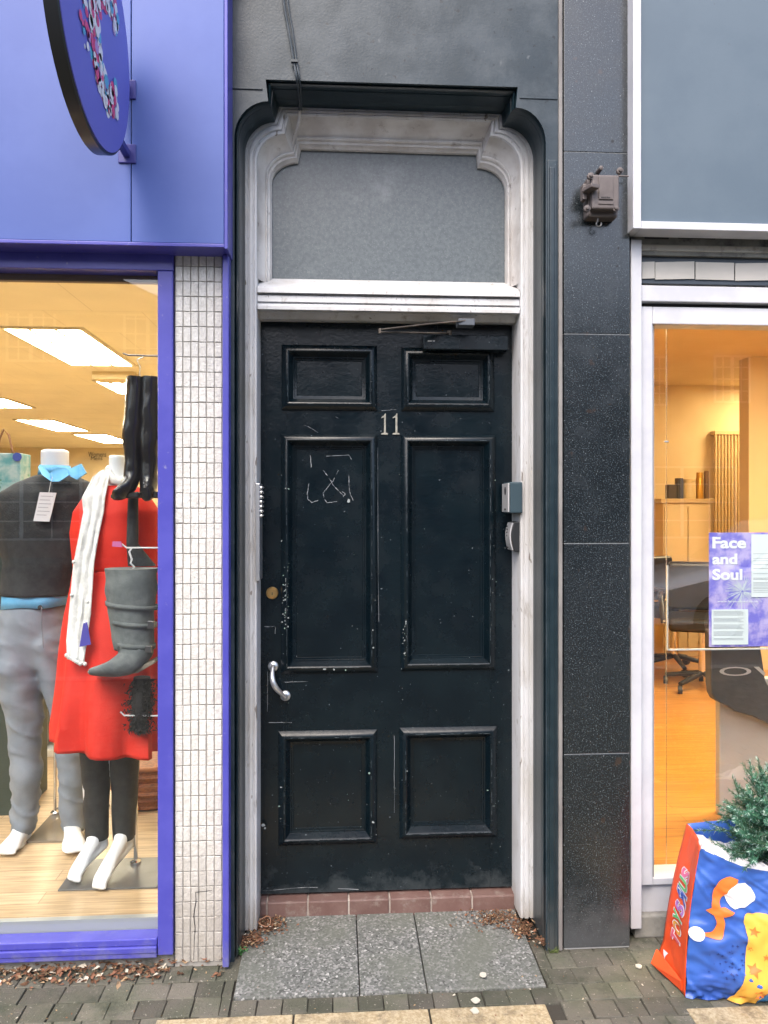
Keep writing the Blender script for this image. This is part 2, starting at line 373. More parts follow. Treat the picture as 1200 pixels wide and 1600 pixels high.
oA2 = outline(402, 1464, 254, 446, 211, 452, 181, 768, 191, 765, 214, 264, 812, 1452, YF)
oB = outline(425, 444, 288, 466, 255, 470, 234, 744, 242, 746, 263, 302, 789, 450, 2.79)
for o_ in (oC,):
    for i in (0, -1): o_[i].z = 0.0
for o_ in (oA, oA2):
    o_[0].z = .03; o_[-1].z = .04
def lerp_out(a, b, s, Y): return [Vector((p.x + (q.x - p.x) * s, Y, p.z + (q.z - p.z) * s)) for p, q in zip(a, b)]
# wall face with the shouldered opening cut out
xl, xr = X(340, YS), X(872, YS)
n0 = len(oC); top = 4.4
rows = []
tops = [Vector((p.x, YS, top)) for p in oC]
w = MB()
NL = [i for i in range(n0)]
def wallquads(pts_in):
    # outer frame: left strip, right strip, and the field above
    poly = [Vector((xl, YS, 0)), Vector((xl, YS, top)), Vector((xr, YS, top)), Vector((xr, YS, 0))] + [p.copy() for p in reversed(pts_in)]
    tri = tessellate_polygon([poly]); w.add(poly, [tuple(t) for t in tri])
wallquads(oC)
w.build('wall', M_stone, bay)
w = MB(); w.box(xl, xr, YS + .16, 2.86, Z(110, YS), top)
w.box(xl, oC[0].x - .002, YS + .002, 2.86, 0, Z(110, YS) - .002); w.box(oC[-1].x + .002, xr, YS + .002, 2.86, 0, Z(110, YS) - .002)
w.build('wall_core', M_stone, bay)
prof = [(0, YS), (.04, YS + .003), (.07, YS + .018), (.13, YS + .022), (.2, YS + .014), (.3, YS + .010), (.4, YS + .014), (.48, YS + .026), (.51, YS + .042), (.54, YS + .036), (.58, YS + .036), (.66, YS + .058), (.73, YS + .09), (.78, YS + .098), (.9, YS + .106), (1.0, YF + .004), (1.04, YF + .03)]
w = MB(); w.grid([lerp_out(oC, oA, s, Y) for s, Y in prof]); w.build('stone_moulding', M_jamb, bay, smooth=50)
w = MB(); w.box(X(855.5, YS - .004), X(871, YS - .004), YS - .004, YS + .01, 0, Z(250, YS, 860)); w.box(X(859, YS - .008), X(867, YS - .008), YS - .009, YS, .0, Z(262, YS, 860)); w.build('jamb_face', M_jamb, bay, bevel=.0035, seg=3)
# a raised course line and stone joints in the upper wall
w = MB()
w.box(xl + .002, X(410, YS), YS - .004, YS + .01, Z(140, YS, 385), Z(137, YS, 385)); w.box(X(812, YS), xr - .002, YS - .003, YS + .01, Z(155, YS, 840), Z(152.5, YS, 840))
w.build('stone_course', M_stone, bay, bevel=.001)
# door frame
prof = [(-.10, YF + .012), (-.10, YF - .002), (-.04, YF - .008), (.18, YF - .01), (.24, YF - .003), (.32, YF - .003), (.38, YF - .011), (.62, YF - .011), (.68, YF - .004), (.74, YF - .004), (.80, YF - .009), (.95, YF - .007), (1, YF), (1, YD + .03)]
w = MB(); w.grid([lerp_out(oA, oA2, s, Y) for s, Y in prof]); w.build('doorframe', M_white, bay, smooth=30)
# fanlight frame inside it, above the transom bar only
ztr = Z(444, 2.74)
oA3 = [p.copy() for p in oA2]
for o_ in (oA3,):
    o_[0].z = ztr; o_[-1].z = ztr; o_[1].z = (ztr + o_[2].z) / 2; o_[-2].z = (ztr + o_[-3].z) / 2
prof = [(0.0, YF + .002), (.04, YF + .012), (.12, YF + .03), (.25, YF + .045), (.4, YF + .057), (.55, YF + .066), (.58, YF + .062), (.66, YF + .06), (.72, YF + .064), (.74, YF + .072), (.86, YF + .074), (.92, YF + .085), (1, YF + .09), (1, YF + .11)]
w = MB(); w.grid([lerp_out(oA3, oB, s, Y) for s, Y in prof]); fan = w.build('fanlight_frame', M_whiteold, bay, smooth=30)
w = MB(); gp = [p.copy() for p in oB]
for p in gp: p.y = 2.795
w.poly(gp, (0, .012, 0)); w.build('fanlight_pane', M_frost, bay)
# transom bar
tp = [(2.80, 438), (2.745, 445), (2.70, 450), (2.684, 453), (2.682, 460), (2.704, 461.5), (2.704, 463.5), (2.692, 465), (2.690, 474), (2.699, 475), (2.699, 477), (2.690, 478), (2.684, 481), (2.684, 486), (2.705, 488), (2.728, 490), (2.742, 495), (2.752, 501), (2.775, 504), (2.80, 505), (2.84, 506)]
xa, xb = X(402.5, YF) , X(811.5, YF)
w = MB(); w.grid([[Vector((x_, Y_, Z(py, Y_, 608))) for Y_, py in tp] for x_ in (xa, xa + (xb - xa) * .33, xa + (xb - xa) * .66, xb)])
w.build('transom_bar', M_white, bay, smooth=30)
w = MB(); w.box(oA2[0].x - .05, oA2[-1].x + .05, 2.90, 2.95, 0, Z(110, YS)); w.box(oA2[0].x - .05, oA2[-1].x + .05, 2.845, 2.90, Z(520, YD), Z(448, YD)); w.build('light_blocker', mat('blocker_grey', (.2, .2, .19), .8), bay)  # unseen backing added to stop light leaking in above the door
# threshold tiles
zth = Z(1395, 2.80, 600)
w = MB(); pxs = [405, 417, 481, 545, 609, 674, 738, 806]
xs = [X(p_, 2.775) for p_ in pxs]
for a, b in zip(xs[:-1], xs[1:]):
    w.box(a + .003, b - .003, 2.775, 2.80, .012, zth - .012)
    w.add([(a + .003, 2.776, zth - .010), (b - .003, 2.776, zth - .010), (b - .003, 2.86, zth - .001), (a + .003, 2.86, zth - .001), (a + .003, 2.776, zth - .03), (b - .003, 2.776, zth - .03), (b - .003, 2.86, zth - .03), (a + .003, 2.86, zth - .03)],
          [(0, 1, 2, 3), (4, 7, 6, 5), (0, 4, 5, 1), (1, 5, 6, 2), (2, 6, 7, 3), (3, 7, 4, 0)])
w.build('threshold_tiles', M_red, bay, bevel=.003)
w = MB(); w.box(xs[0], xs[-1], 2.779, 2.87, 0, zth - .012); w.build('threshold_mortar', M_mortar, bay)

# the door leaf
dx0, dx1 = X(406.5, YD), X(803.5, YD)
dz0, dz1 = zth + .004, Z(507, YD, 608)
def dz(py): return Z(py, YD, 605)
pan = [(440, 541, 589, 642), (627, 543, 772, 642), (439, 679, 590, 1050), (626, 679, 774, 1048), (435, 1139, 589, 1316), (624, 1137, 776, 1311)]
IN = 7   # px of the opening inside the raised moulding's outer edge
w = MB(); yb = YD + .045
cl = (X(440 + IN, YD), X(589 - IN, YD)); cr = (X(626 + IN, YD), X(774 - IN, YD))
zr = [(dz(642 - IN), dz(541 + IN)), (dz(1049 - IN), dz(679 + IN)), (dz(1314 - IN), dz(1138 + IN))]
e = .0006
w.box(dx0, cl[0], YD, yb, dz0, dz1); w.box(cr[1], dx1, YD, yb, dz0, dz1)
for a, b in ((zr[0][1], dz1), (zr[1][1], zr[0][0]), (zr[2][1], zr[1][0]), (dz0, zr[2][0])):
    w.box(cl[0] + e, cr[1] - e, YD + .0004, yb, a, b)
for a, b in zr: w.box(cl[1], cr[0], YD + .0002, yb, a + e, b - e)
# scratches, chips and a scrawled X in the paint
rs = random.Random(11)
def scratch(pts, r=.0004, Y=YD - .0002):
    pp = [P(x, y, Y) for x, y in pts]; out = []
    for i in range(len(pp) - 1):
        for k in range(5): out.append(pp[i].lerp(pp[i + 1], k / 5) + Vector((rs.uniform(-.0009, .0009), 0, rs.uniform(-.0009, .0009))))
    out.append(pp[-1]); [w.tube(out[k:k + 3], [r * rs.uniform(.15, 1.4) for _ in out[k:k + 3]], 5, mi=1) for k in range(0, len(out) - 2, 2) if rs.random() < .95]
PY = YD + .0158
for pl in ([(505, 735), (513, 745), (520, 757), (531, 769), (537, 775)], [(529, 735), (521, 750), (510, 764), (505, 770), (506, 778)], [(485, 712), (487, 735)], [(510, 713), (545, 711), (549, 718)],
           [(483, 755), (480, 770), (481, 780), (487, 785), (497, 782)], [(507, 780), (511, 786), (523, 784), (531, 782)], [(545, 742), (546, 768), (552, 783)], [(536, 776), (540, 772), (534, 768)]):
    scratch(pl, .0011, PY)
for pl in ([(472, 663), (485, 668), (497, 676)], [(524, 651), (535, 656)], [(445, 1066), (490, 1065)], [(420, 1129), (465, 1129)], [(590, 699), (592, 1040)], [(418, 1049), (418, 1128)], [(413, 979), (430, 979), (430, 990)], [(616, 1150), (616, 1300)], [(410, 1392), (480, 1386), (560, 1390)], [(620, 640), (590, 642)]):
    scratch(pl, .0006)
def chip(px, py, r, Y, sx=1):
    c = P(px, py, Y); k = 7
    w.poly([c + Vector((math.cos(2 * math.pi * i / k) * r * sx * rs.uniform(.5, 1.2), 0, math.sin(2 * math.pi * i / k) * r * rs.uniform(.5, 1.3))) for i in range(k)], (0, .0012, 0), rs.choice([2, 2, 3]))
Yc = YD - .0185
for _ in range(55): chip(rs.gauss(447, 3), rs.triangular(860, 1010, 930), rs.uniform(.0008, .0032), Yc)
for _ in range(16): chip(rs.gauss(632, 2.0), rs.uniform(968, 1030), rs.uniform(.001, .0042), Yc, .6)
for px, py, r in ((507, 1045, .006), (522, 1046, .0035), (540, 1047, .003), (545, 783, .007), (411, 1290, .006), (414, 1294, .004), (447, 763, .003), (451, 764, .003), (440, 845, .003), (583, 1012, .004), (582, 985, .003), (577, 1208, .004), (439, 1230, .003), (436, 1260, .003), (583, 1285, .004), (762, 1235, .003), (636, 1205, .002)):
    chip(px, py, r, Yc if r < .005 else Yc, 1.2)
for _ in range(120): chip(rs.uniform(412, 800), rs.uniform(520, 1390) if rs.random() < .5 else rs.uniform(1050, 1390), rs.uniform(.0003, .0012), YD - .0003)
for _ in range(40): chip(rs.choice([441, 588, 627, 773]) + rs.gauss(0, 2), rs.uniform(690, 1310), rs.uniform(.0004, .0016), Yc)
for (a, t_, b, bt) in pan:                    # paint rubbed through along the moulding crests, also painting in their lit edges
    x0, x1, z1, z0 = X(a, YD), X(b, YD), dz(t_), dz(bt); o_ = .022; yy = YD - .0192
    for p, q, dens in (((x0 + o_, z0 + o_), (x1 - o_, z0 + o_), .55), ((x0 + o_, z1 - o_), (x1 - o_, z1 - o_), .5), ((x0 + o_, z0 + o_), (x0 + o_, z1 - o_), .34), ((x1 - o_, z0 + o_), (x1 - o_, z1 - o_), .34)):
        L = math.hypot(q[0] - p[0], q[1] - p[1]); t = 0
        while t < L - .02:
            l = rs.uniform(.004, .03)
            if rs.random() < dens:
                f = lambda k: Vector((p[0] + (q[0] - p[0]) * (t + l * k) / L + rs.uniform(-.0004, .0004), yy, p[1] + (q[1] - p[1]) * (t + l * k) / L + rs.uniform(-.0004, .0004)))
                w.tube([f(0), f(.3), f(.7), f(1)], [.0002, .0006 * rs.uniform(.5, 1.3), .0005 * rs.uniform(.5, 1.3), .0002], 5, mi=4)
            t += l
door = w.build('door', [M_door, mat('bare_scratch', (.36, .38, .40), .6), mat('chip_pale', (.30, .33, .33), .7), mat('chip_green', (.24, .34, .29), .7), mat('rubbed_lit_edge', (.10, .125, .14), .5)], bay)
for (a, t_, b, bt), cx, zz in zip(pan, (cl, cr, cl, cr, cl, cr), (zr[0], zr[0], zr[1], zr[1], zr[2], zr[2])):
    w = MB(); x0, x1 = X(a, YD), X(b, YD); z1, z0 = dz(t_), dz(bt)
    pr = [(0, 0.002), (0, -.004), (.003, -.007), (.010, -.013), (.018, -.018), (.023, -.0195), (.027, -.0175), (.033, -.009), (.042, .004), (.046, .005), (.0475, .011), (.054, .0125), (.0555, .0165)]
    w.grid([[Vector((x0 + o_, YD + yy, z0 + o_)), Vector((x1 - o_, YD + yy, z0 + o_)), Vector((x1 - o_, YD + yy, z1 - o_)), Vector((x0 + o_, YD + yy, z1 - o_))] for o_, yy in pr], close=True)
    o_ = .0553
    w.box(x0 + o_, x1 - o_, YD + .0158, YD + .03, z0 + o_, z1 - o_)
    w.build('door_panel', M_door, door, smooth=25)
# number 11: two serif figures
def figure_one(px0, px1, py0, py1):
    f = lambda u, v: P(px0 + u * (px1 - px0), py1 + v * (py0 - py1), YD - .0035)
    o = [(.05, 0), (.95, 0), (.95, .06), (.66, .09), (.66, 1), (.54, 1), (.40, .9), (.05, .82), (.05, .76), (.42, .82), (.42, .09), (.05, .06)]
    w = MB(); w.poly([f(*q) for q in o], (0, .0042, 0)); return w.build('house_number', mat('number_gilt', (.36, .35, .30), .5, c2=(.24, .235, .2), vs=60), door, bevel=.0006)
figure_one(595, 607, 646, 679); figure_one(613, 625, 646, 679)
# lock cylinder
c = P(425.5, 926.5, YD); w = MB(); w.lathe(c, (0, -1, 0), [(.0225, -.002), (.0225, .004), (.020, .007), (.017, .007), (.0155, .004), (.0145, .004), (.0142, .006), (.001, .0065)], 28)
lk = w.build('lock_cylinder', M_brass, door, smooth=30)
w = MB(); w.box(c.x - .0012, c.x + .0012, YD - .0075, YD - .0055, c.z - .007, c.z + .003); w.build('keyhole', M_black, lk)
# curved pull handle with round roses
a, b = P(427, 1041, YD), P(446, 1087, YD)
w = MB()
for q in (a, b):
    w.lathe(q, (0, -1, 0), [(.019, -.002), (.019, .003), (.016, .006), (.009, .009), (.008, .02), (.004, .026)], 22)
pts = []
for i in range(15):
    t = i / 14; q = a.lerp(b, t); bow = math.sin(math.pi * t)
    pts.append(q + Vector((-.016 * bow, -.018 - .030 * bow, 0)))
w.tube(pts, [.0065 + .004 * math.sin(math.pi * i / 14) for i in range(15)], 10)
w.build('pull_handle', M_silver, door, smooth=50)
# overhead closer
w = MB(); w.box(X(661, 2.765), X(793.5, 2.765), 2.755, YD + .001, Z(547, 2.76, 727), Z(524, 2.76, 727)); cl_ = w.build('door_closer', M_door, door, bevel=.003)
w = MB(); cc = P(665, 533, 2.7545)
for i, wd in enumerate((.003, .002, .003, .002, .004, .003)):
    w.box(cc.x + .008 + i * .0046, cc.x + .008 + i * .0046 + wd, 2.7544, 2.7552, cc.z - .001, cc.z + .0025)
w.build('maker_mark', mat('pale_print', (.7, .7, .7), .6), cl_)
# bracket and folding arm of the closer
kn = P(594, 517, 2.60)
w = MB(); a1 = P(732, 501, 2.685); w.tube([kn + Vector((0, 0, .004)), kn.lerp(a1, .5) + Vector((0, 0, .004)), a1], [(.003, .011)] * 3, 6, up=(0, 0, 1))
a2 = P(702, 521, 2.775); w.tube([kn - Vector((0, 0, .004)), a2], [(.003, .010)] * 2, 6, up=(0, 0, 1))
w.lathe(kn + Vector((0, 0, -.012)), (0, 0, 1), [(.006, .004), (.006, .018), (.004, .020)], 12)
w.lathe(a2 + Vector((0, 0, -.02)), (0, 0, 1), [(.009, 0), (.009, .03)], 12)
w.build('closer_arm', mat('worn_steel', (.085, .07, .058), .6, .2, c2=(.17, .145, .12), vs=20), door)
w = MB(); w.pbox(716, 497.5, 742, 508, 2.672, .05); w.build('closer_bracket', mat('grey_paint', (.085, .10, .12), .5), door, bevel=.002)

# things fixed to the frame
xj = X(812, YF)
def key_safe(z0, z1, depth, y0, y1, curved, label):
    o = thing('key_safe', (xj, (y0 + y1) / 2, z0), label, 'key safe', 'key safes on the door frame')
    w = MB()
    n = 9 if curved else 2; pts = []
    for i in range(n):
        t = i / (n - 1); dd = depth - (.010 * (2 * t - 1) ** 2 if curved else 0); pts.append((dd, z0 + (z1 - z0) * t))
    outline_ = [Vector((xj + .004, y0, z0)), Vector((xj + .004, y0, z1))] + [Vector((xj - d_, y0, zz)) for d_, zz in reversed(pts)]
    w.poly(outline_, (0, y1 - y0, 0)); w.build('body', mat('safe_rubber' + str(curved), (.012, .014, .017) if curved else (.028, .055, .072), .5), o, bevel=.004)
    w = MB(); rows = []
    for d_, zz in pts:
        zz2 = z0 + (zz - z0) * .92 + (z1 - z0) * .04
        rows.append([Vector((xj - d_ - .003, y0 + .008, zz2)), Vector((xj - d_ - .003, y1 - .004, zz2))])
    w.grid(rows)
    fp = w.build('face_plate', mat('safe_plate', (.55, .55, .56), .38, .3), o, solid=.005, bevel=.001)
    w = MB(); ym = (y0 + y1) / 2; zt = z0 + (z1 - z0) * .72
    if curved:
        for k in range(4): w.lathe((xj - depth - .004, ym + .008, zt + .012 - k * .011), (-1, 0, 0), [(.0035, 0), (.0035, .003)], 10)
    else:
        w.add([], []); w.ball((xj - depth - .004, ym, zt), .004, .014, .017)
    w.build('dial', M_black, o, smooth=40)
    w = MB(); w.box(xj - depth - .0065, xj - depth - .005, ym - .012, ym + .012, z0 + (z1 - z0) * .10, z0 + (z1 - z0) * .15); w.build('catch', M_black, o)
    return o
yk0, yk1 = 2.665, 2.775
key_safe(Z(802, 2.67, 800), Z(753, 2.67, 800), xj - X(797, yk0), yk0, yk1, False, 'square blue grey key safe, the upper of two on the white door frame')
key_safe(Z(862, 2.69, 800), Z(815, 2.69, 800), xj - X(799.5, 2.69), 2.69, 2.775, True, 'curved black key safe with pale front, the lower of two on the frame')
xk = X(402, YF)
kp = thing('door_keypad', (xk, 2.74, Z(905, 2.74, 402)), 'slim steel entry keypad on the left door jamb', 'keypad')
w = MB(); z0, z1 = Z(905, 2.74, 404), Z(756, 2.74, 404); w.box(xk - .004, xk + .010, 2.672, 2.775, z0, z1); w.build('plate', M_silver, kp, bevel=.002)
w = MB()
for i in range(7):
    for yy in (2.69, 2.715, 2.74): w.lathe((xk + .009, yy, z1 - .014 - i * .0165), (1, 0, 0), [(.0058, 0), (.0058, .007), (.004, .009)], 10)
w.build('buttons', M_chrome, kp, smooth=40)
# cables down the wall
for k, (off, r, lab) in enumerate(((0, .0042, 'thicker dark cable hanging down the wall over the fanlight'), (6, .0032, 'thinner dark cable beside the thicker one above the fanlight'))):
    w = MB(); dxp = off
    pl = [P(440 + dxp, -60, 2.538), P(443 + dxp, 0, 2.538), P(451 + dxp, 48, 2.538), P(459 + dxp * .7, 95, 2.538), P(464 + dxp * .7, 125, 2.54), P(467 + dxp * .6, 150, 2.60), P(468 + dxp * .5, 172, 2.672)]
    if k == 0: pl += [P(466, 195, 2.70), P(460, 215, 2.735), P(456, 232, 2.76)]
    # smooth
    fine = []
    for i in range(len(pl) - 1):
        p0, p1, p2, p3 = pl[max(i - 1, 0)], pl[i], pl[i + 1], pl[min(i + 2, len(pl) - 1)]
        for j in range(6):
            t = j / 6; fine.append(.5 * ((2 * p1) + (p2 - p0) * t + (2 * p0 - 5 * p1 + 4 * p2 - p3) * t * t + (3 * p1 - p0 - 3 * p2 + p3) * t ** 3))
    fine.append(pl[-1]); cut = 36; w.tube(fine[:cut + 1], r, 8)
    if len(fine) > cut + 3: w.tube(fine[cut:], r * 1.25, 8, mi=1)
    if k == 0:
        q = P(460, 96, 2.535); w.obox(q, (.022, .012, .008))
    tag(w.build('cable', [mat('cable_paint', (.025, .037, .045), .45, c2=(.05, .062, .07), vs=40), M_whiteold], smooth=40), lab, 'cable')

# ------------------------------------------------------------------ granite pilaster and switch box
gx0, gx1 = X(881, YS), X(984, YS)
gp_ = thing('granite_pilaster', ((gx0 + gx1) / 2, YS, 0), 'polished dark granite pilaster between the black door and right shop', 'pilaster')
zs = [0.004] + [Z(py, YS, 930) for py in (1178, 849, 522, 238)] + [4.4]
for a, b in zip(zs[:-1], zs[1:]):
    w = MB(); w.box(gx0, gx1, YS, YS + .06, a + .0012, b - .0012); w.build('slab', M_granite, gp_, bevel=.0015)
w = MB(); w.box(gx0 + .002, gx1 - .002, YS + .002, YS + .2, 0.0, 4.4); w.build('backing', M_joint, gp_)
w = MB(); w.box(X(873, 2.545), X(879, 2.545), 2.543, 2.60, 0, 4.4); w.build('batten', mat('batten', (.16, .15, .145), .7, c2=(.25, .24, .23), vs=3, bump=.2, bs=40), gp_, bevel=.003)
w = MB(); w.box(X(879, 2.56), gx0, 2.565, 2.7, 0, 4.4); w.build('gap_filler', M_dark, gp_)
w = MB()
for px, py in ((957, 221), (966, 388), (964, 416)):
    w.lathe(P(px, py, YS + .001), (0, -1, 0), [(.0055 if py < 300 else .004, 0), (.005 if py < 300 else .0035, .0012)], 10)
w.build('drill_hole', M_black, gp_)
M_sw = mat('switch_enamel', (.105, .088, .085), .55, c2=(.13, .11, .105), vs=20, bump=.25, bs=70)
sw = thing('switch_box', P(946, 330, YS), 'old brown cast iron switch box with side lever on the granite', 'switch box')
YW = YS - .075
w = MB()
c0 = P(925, 272, YW); c1 = P(968, 327, YW)
w.box(c0.x - .006, c1.x + .006, YW + .028, YS + .002, c1.z - .016, c0.z + .004)
w.build('case', M_sw, sw, bevel=.008, seg=3)
w = MB(); w.box(c0.x, c1.x, YW, YW + .027, c1.z, c0.z); cov = w.build('cover', M_sw, sw, bevel=.006, seg=3)
w = MB(); w.box(c0.x + .022, c1.x - .022, YW - .004, YW + .002, c1.z + .03, c0.z - .008)
w.box(c0.x + .02, c1.x - .02, YW - .0025, YW + .002, c1.z + .014, c1.z + .024); w.build('raised_badge', M_sw, cov, bevel=.002)
w = MB()
for k in range(5): w.box(c0.x + .03 + k * .006, c0.x + .034 + k * .006, YW - .0055, YW - .0035, c1.z + .035, c1.z + .038)
w.build('badge_marks', M_black, cov)
w = MB()
for q in (P(918, 325, YW), P(963, 325, YW), P(922, 276, YW + .01), P(966, 270, YW + .02)):
    w.lathe(Vector((q.x, YW + .012, q.z)), (0, -1, 0), [(.011, 0), (.011, .01), (.006, .011), (.006, .017), (.002, .018)], 14)
w.lathe(P(935, 268, YS), (0, -1, 0), [(.008, -.002), (.007, .03), (.002, .032)], 12); w.lathe(P(966, 275, YS - .03), (1, 0, 0), [(.003, 0), (.003, .035)], 8)
w.build('lug', M_sw, sw, smooth=40)
w = MB(); lv = P(912, 300, YW + .03)
w.obox((lv.x, lv.y, lv.z - .004), (.014, .03, .052)); w.obox((lv.x + .012, lv.y - .035, lv.z - .002), (.034, .05, .014), Matrix.Rotation(R(20), 3, 'Z'))
w.tube([lv, (c0.x, lv.y + .01, lv.z)], .008, 10); w.build('lever', M_sw, sw, bevel=.003)
w = MB(); q = P(936, 330, YW + .04)
w.lathe((q.x, q.y, q.z + .012), (0, 0, -1), [(.010, 0), (.010, .012), (.0075, .014), (.0075, .03), (.005, .033)], 14)
hk = [Vector((q.x - .004, q.y, q.z - .018))] + [Vector((q.x - .001 + .0085 * math.cos(a), q.y, q.z - .043 + .0085 * math.sin(a))) for a in [R(x_) for x_ in range(120, 420, 25)]]
w.tube(hk, .003, 8); w.build('hook', mat('dull_iron', (.14, .14, .14), .45, .5), sw, smooth=40)

# ------------------------------------------------------------------ left shop
YFa, YW1, YG1 = 2.44, 2.52, 2.575
shop = thing('shopfront', (-1.5, YFa, 0), 'bright blue shopfront with display window and white tiled pier', 'building')
xf = X(350, YFa); zf = Z(384, YFa, 200); FT = 3.75
xs_ = X(205, YFa); 
for a, b in ((-3.4, xs_ - .0012), (xs_ + .0012, xf)):
    w = MB(); w.box(a, b, YFa, YFa + .10, zf + .012, FT); w.build('fascia_panel', M_blue, shop, bevel=.002)
w = MB(); w.box(-3.4, xf + .002, YFa - .004, YFa + .102, zf, zf + .011); w.build('fascia_edge', M_blue2, shop, bevel=.002)
w = MB(); w.box(xf + .001, xf + .012, YFa - .003, 2.562, zf - .004, FT); w.build('fascia_end_trim', M_blue2, shop, bevel=.002)
zh = Z(420, YW1, 120)      # underside of the window head
xw = X(246, YW1); xw2 = X(271, YW1); zsl = Z(1456, YG1, 120)
w = MB(); w.box(-3.4, xw2, YW1, YW1 + .12, zh, zf + .06); w.box(xw + .001, xw2 - .001, YW1 - .003, YW1 + .10, Z(1492, YW1, 255), zh - .001)
w.box(-2.75, -2.68, YW1 - .003, YW1 + .10, zsl, zh - .001)
w.box(-3.4, xw - .001, YW1 - .002, YG1 + .005, zsl - .022, zsl); w.box(-3.4, xw - .001, YW1 - .010, YW1 + .10, zsl - .043, zsl - .023); w.box(-3.4, xw - .001, YW1 - .006, YW1 + .10, zsl - .060, zsl - .044)
w.build('window_frame', M_blue2, shop, bevel=.003)
w = MB(); w.box(-2.72, xw + .004, YG1, YG1 + .006, zsl - .01, zh + .01); w.build('window_pane', M_glass, shop)
w = MB(); w.box(-2.7, xw + .01, YG1 + .008, YG1 + .03, zh - .022, zh + .03); w.build('head_strip', mat('brown_trim', (.16, .1, .06), .6), shop)
w = MB(); w.box(-2.7, xw + .01, YG1 + .008, YG1 + .03, zsl - .03, Z(1439, YG1, 120)); w.build('sill_strip', mat('grey_alu', (.42, .44, .43), .4, .3), shop)
w = MB(); w.box(-3.4, xw2, 2.535, 2.75, 0, zsl - .061); w.build('stall_riser', M_conc, shop, bevel=.004)
# tiled pier
tx0, tx1 = X(273.5, 2.53), X(347, 2.53); tz1 = zf + .03; cols = 6
w = MB(); w.box(xw2 + .002, tx1 + .004, 2.5335, 2.75, 0, tz1 + .04); pier = w.build('tiled_pier', M_grout, shop)
w = MB(); tw = (tx1 - tx0) / cols; th_ = .0492; rt = random.Random(5)
zz = .015
while zz < tz1:
    for c_ in range(cols):
        j = lambda: rt.uniform(-.0009, .0009)
        w.box(tx0 + c_ * tw + .0016 + j(), tx0 + (c_ + 1) * tw - .0016 + j(), 2.5300 + j() * .6, 2.535, zz + .0013 + j(), min(zz + th_ - .0013, tz1) + j())
    zz += th_
w.build('mosaic', M_tile, pier, bevel=.0016)
w = MB(); rc = random.Random(4); crk = []
for (px, py) in ((332, 1391), (318, 1393), (306, 1394), (307, 1408), (305, 1420), (303, 1432), (304, 1450), (303, 1468), (302, 1500)): crk.append(P(px + rc.uniform(-1, 1), py, 2.5296))
w.tube(crk, [.0006, .001, .0012, .0014, .0016, .0016, .0013, .001, .0006], 5); w.build('crack', M_dark, pier)
w = MB(); w.box(X(347.5, 2.50), X(357.5, 2.50), 2.50, 2.565, .012, zf - .001); w.build('corner_trim', M_blue2, shop, bevel=.003)
# room behind
RF = .095
w = MB(); w.box(-9, -.36, 2.63, 16.4, RF - .06, RF); w.build('shop_floor', floor_mat('pale_wood', (.50, .36, .21), (.58, .43, .27), (.28, .19, .11), .9, .085, .38), shop)
w = MB(); w.box(-9, -.36, 2.545, 16.4, 2.7, 2.76); w.build('shop_ceiling', floor_mat('ceiling_tiles', (.78, .70, .52), (.78, .70, .52), (.5, .44, .32), .6, .6, .8, 0, 0), shop)
M_cream = mat('cream_wall', (.70, .58, .36), .7, c2=(.66, .54, .33), vs=3)
w = MB(); w.box(-9, -.36, 16.35, 16.5, RF, 2.7); w.box(-9.1, -9, 2.6, 16.4, 0, 2.76); w.box(-.36, -.34, 2.76, 16.4, 0, 2.76); w.box(-3.4, -.34, 2.55, 2.64, zf + .07, 2.76); w.box(-9, -2.75, 2.6, 2.7, 0, 2.76)
w.build('shop_wall', M_cream, shop)
w = MB(); a = G(144, 570, 2.7); 
w.box(X(144, 7.0), X(209, 7.0), 7.0, 7.25, Z(592, 7.0, 176), 2.699); w.build('ceiling_beam', M_cream, shop)
M_tube = mat('lit_diffuser', (.9, .9, .85), .5, emit=((1, .90, .68), 19))
M_fill = mat('display_fill', (.9, .9, .88), .5, emit=((1, .97, .95), 4.2))  # for the added, unseen panels that brighten the mannequins
def panel(pxa, pxb, pyn, pyf, label, m=None):
    a = G(pxa, pyn, 2.7); b = G(pxb, pyn, 2.7); f_ = G(pxa, pyf, 2.7)
    o = thing('ceiling_light', ((a.x + b.x) / 2, (a.y + f_.y) / 2, 2.69), label, 'ceiling light', 'fluorescent panels in the left shop')
    w = MB(); w.box(a.x, b.x, a.y, f_.y, 2.692, 2.702); w.build('diffuser', m or M_tube, o)
    w = MB(); e = .03
    w.box(a.x - e, a.x, a.y - e, f_.y + e, 2.685, 2.701); w.box(b.x, b.x + e, a.y - e, f_.y + e, 2.685, 2.701); w.box(a.x, b.x, a.y - e, a.y, 2.685, 2.701); w.box(a.x, b.x, f_.y, f_.y + e, 2.685, 2.701)
    m3 = (b.x - a.x) / 3
    w.box(a.x + m3 - .012, a.x + m3 + .012, a.y, f_.y, 2.682, 2.6915); w.box(a.x + 2 * m3 - .012, a.x + 2 * m3 + .012, a.y, f_.y, 2.687, 2.6915)
    w.build('frame', mat('light_frame', (.62, .56, .42), .5), o)
panel(6, 123, 511, 567, 'largest fluorescent ceiling panel, nearest the left shop window')
def fill_panel(x0, x1, y0, y1, label):
    a = (x0 - .0); 
    f = lambda x, y: (VX + F * ((x * math.cos(TH) - y * math.sin(TH)) / (x * math.sin(TH) + y * math.cos(TH))), VY - F * (2.7 - CAM_H) / (x * math.sin(TH) + y * math.cos(TH)))
    (pa, ya), (pb, _), (_, yf) = f(x0, y0), f(x1, y0), f(x0, y1); panel(pa, pb, ya, yf, label, M_fill)
fill_panel(-1.25, -.7, 2.75, 4.1, 'added fill panel directly over the red dress, unseen above the window head')
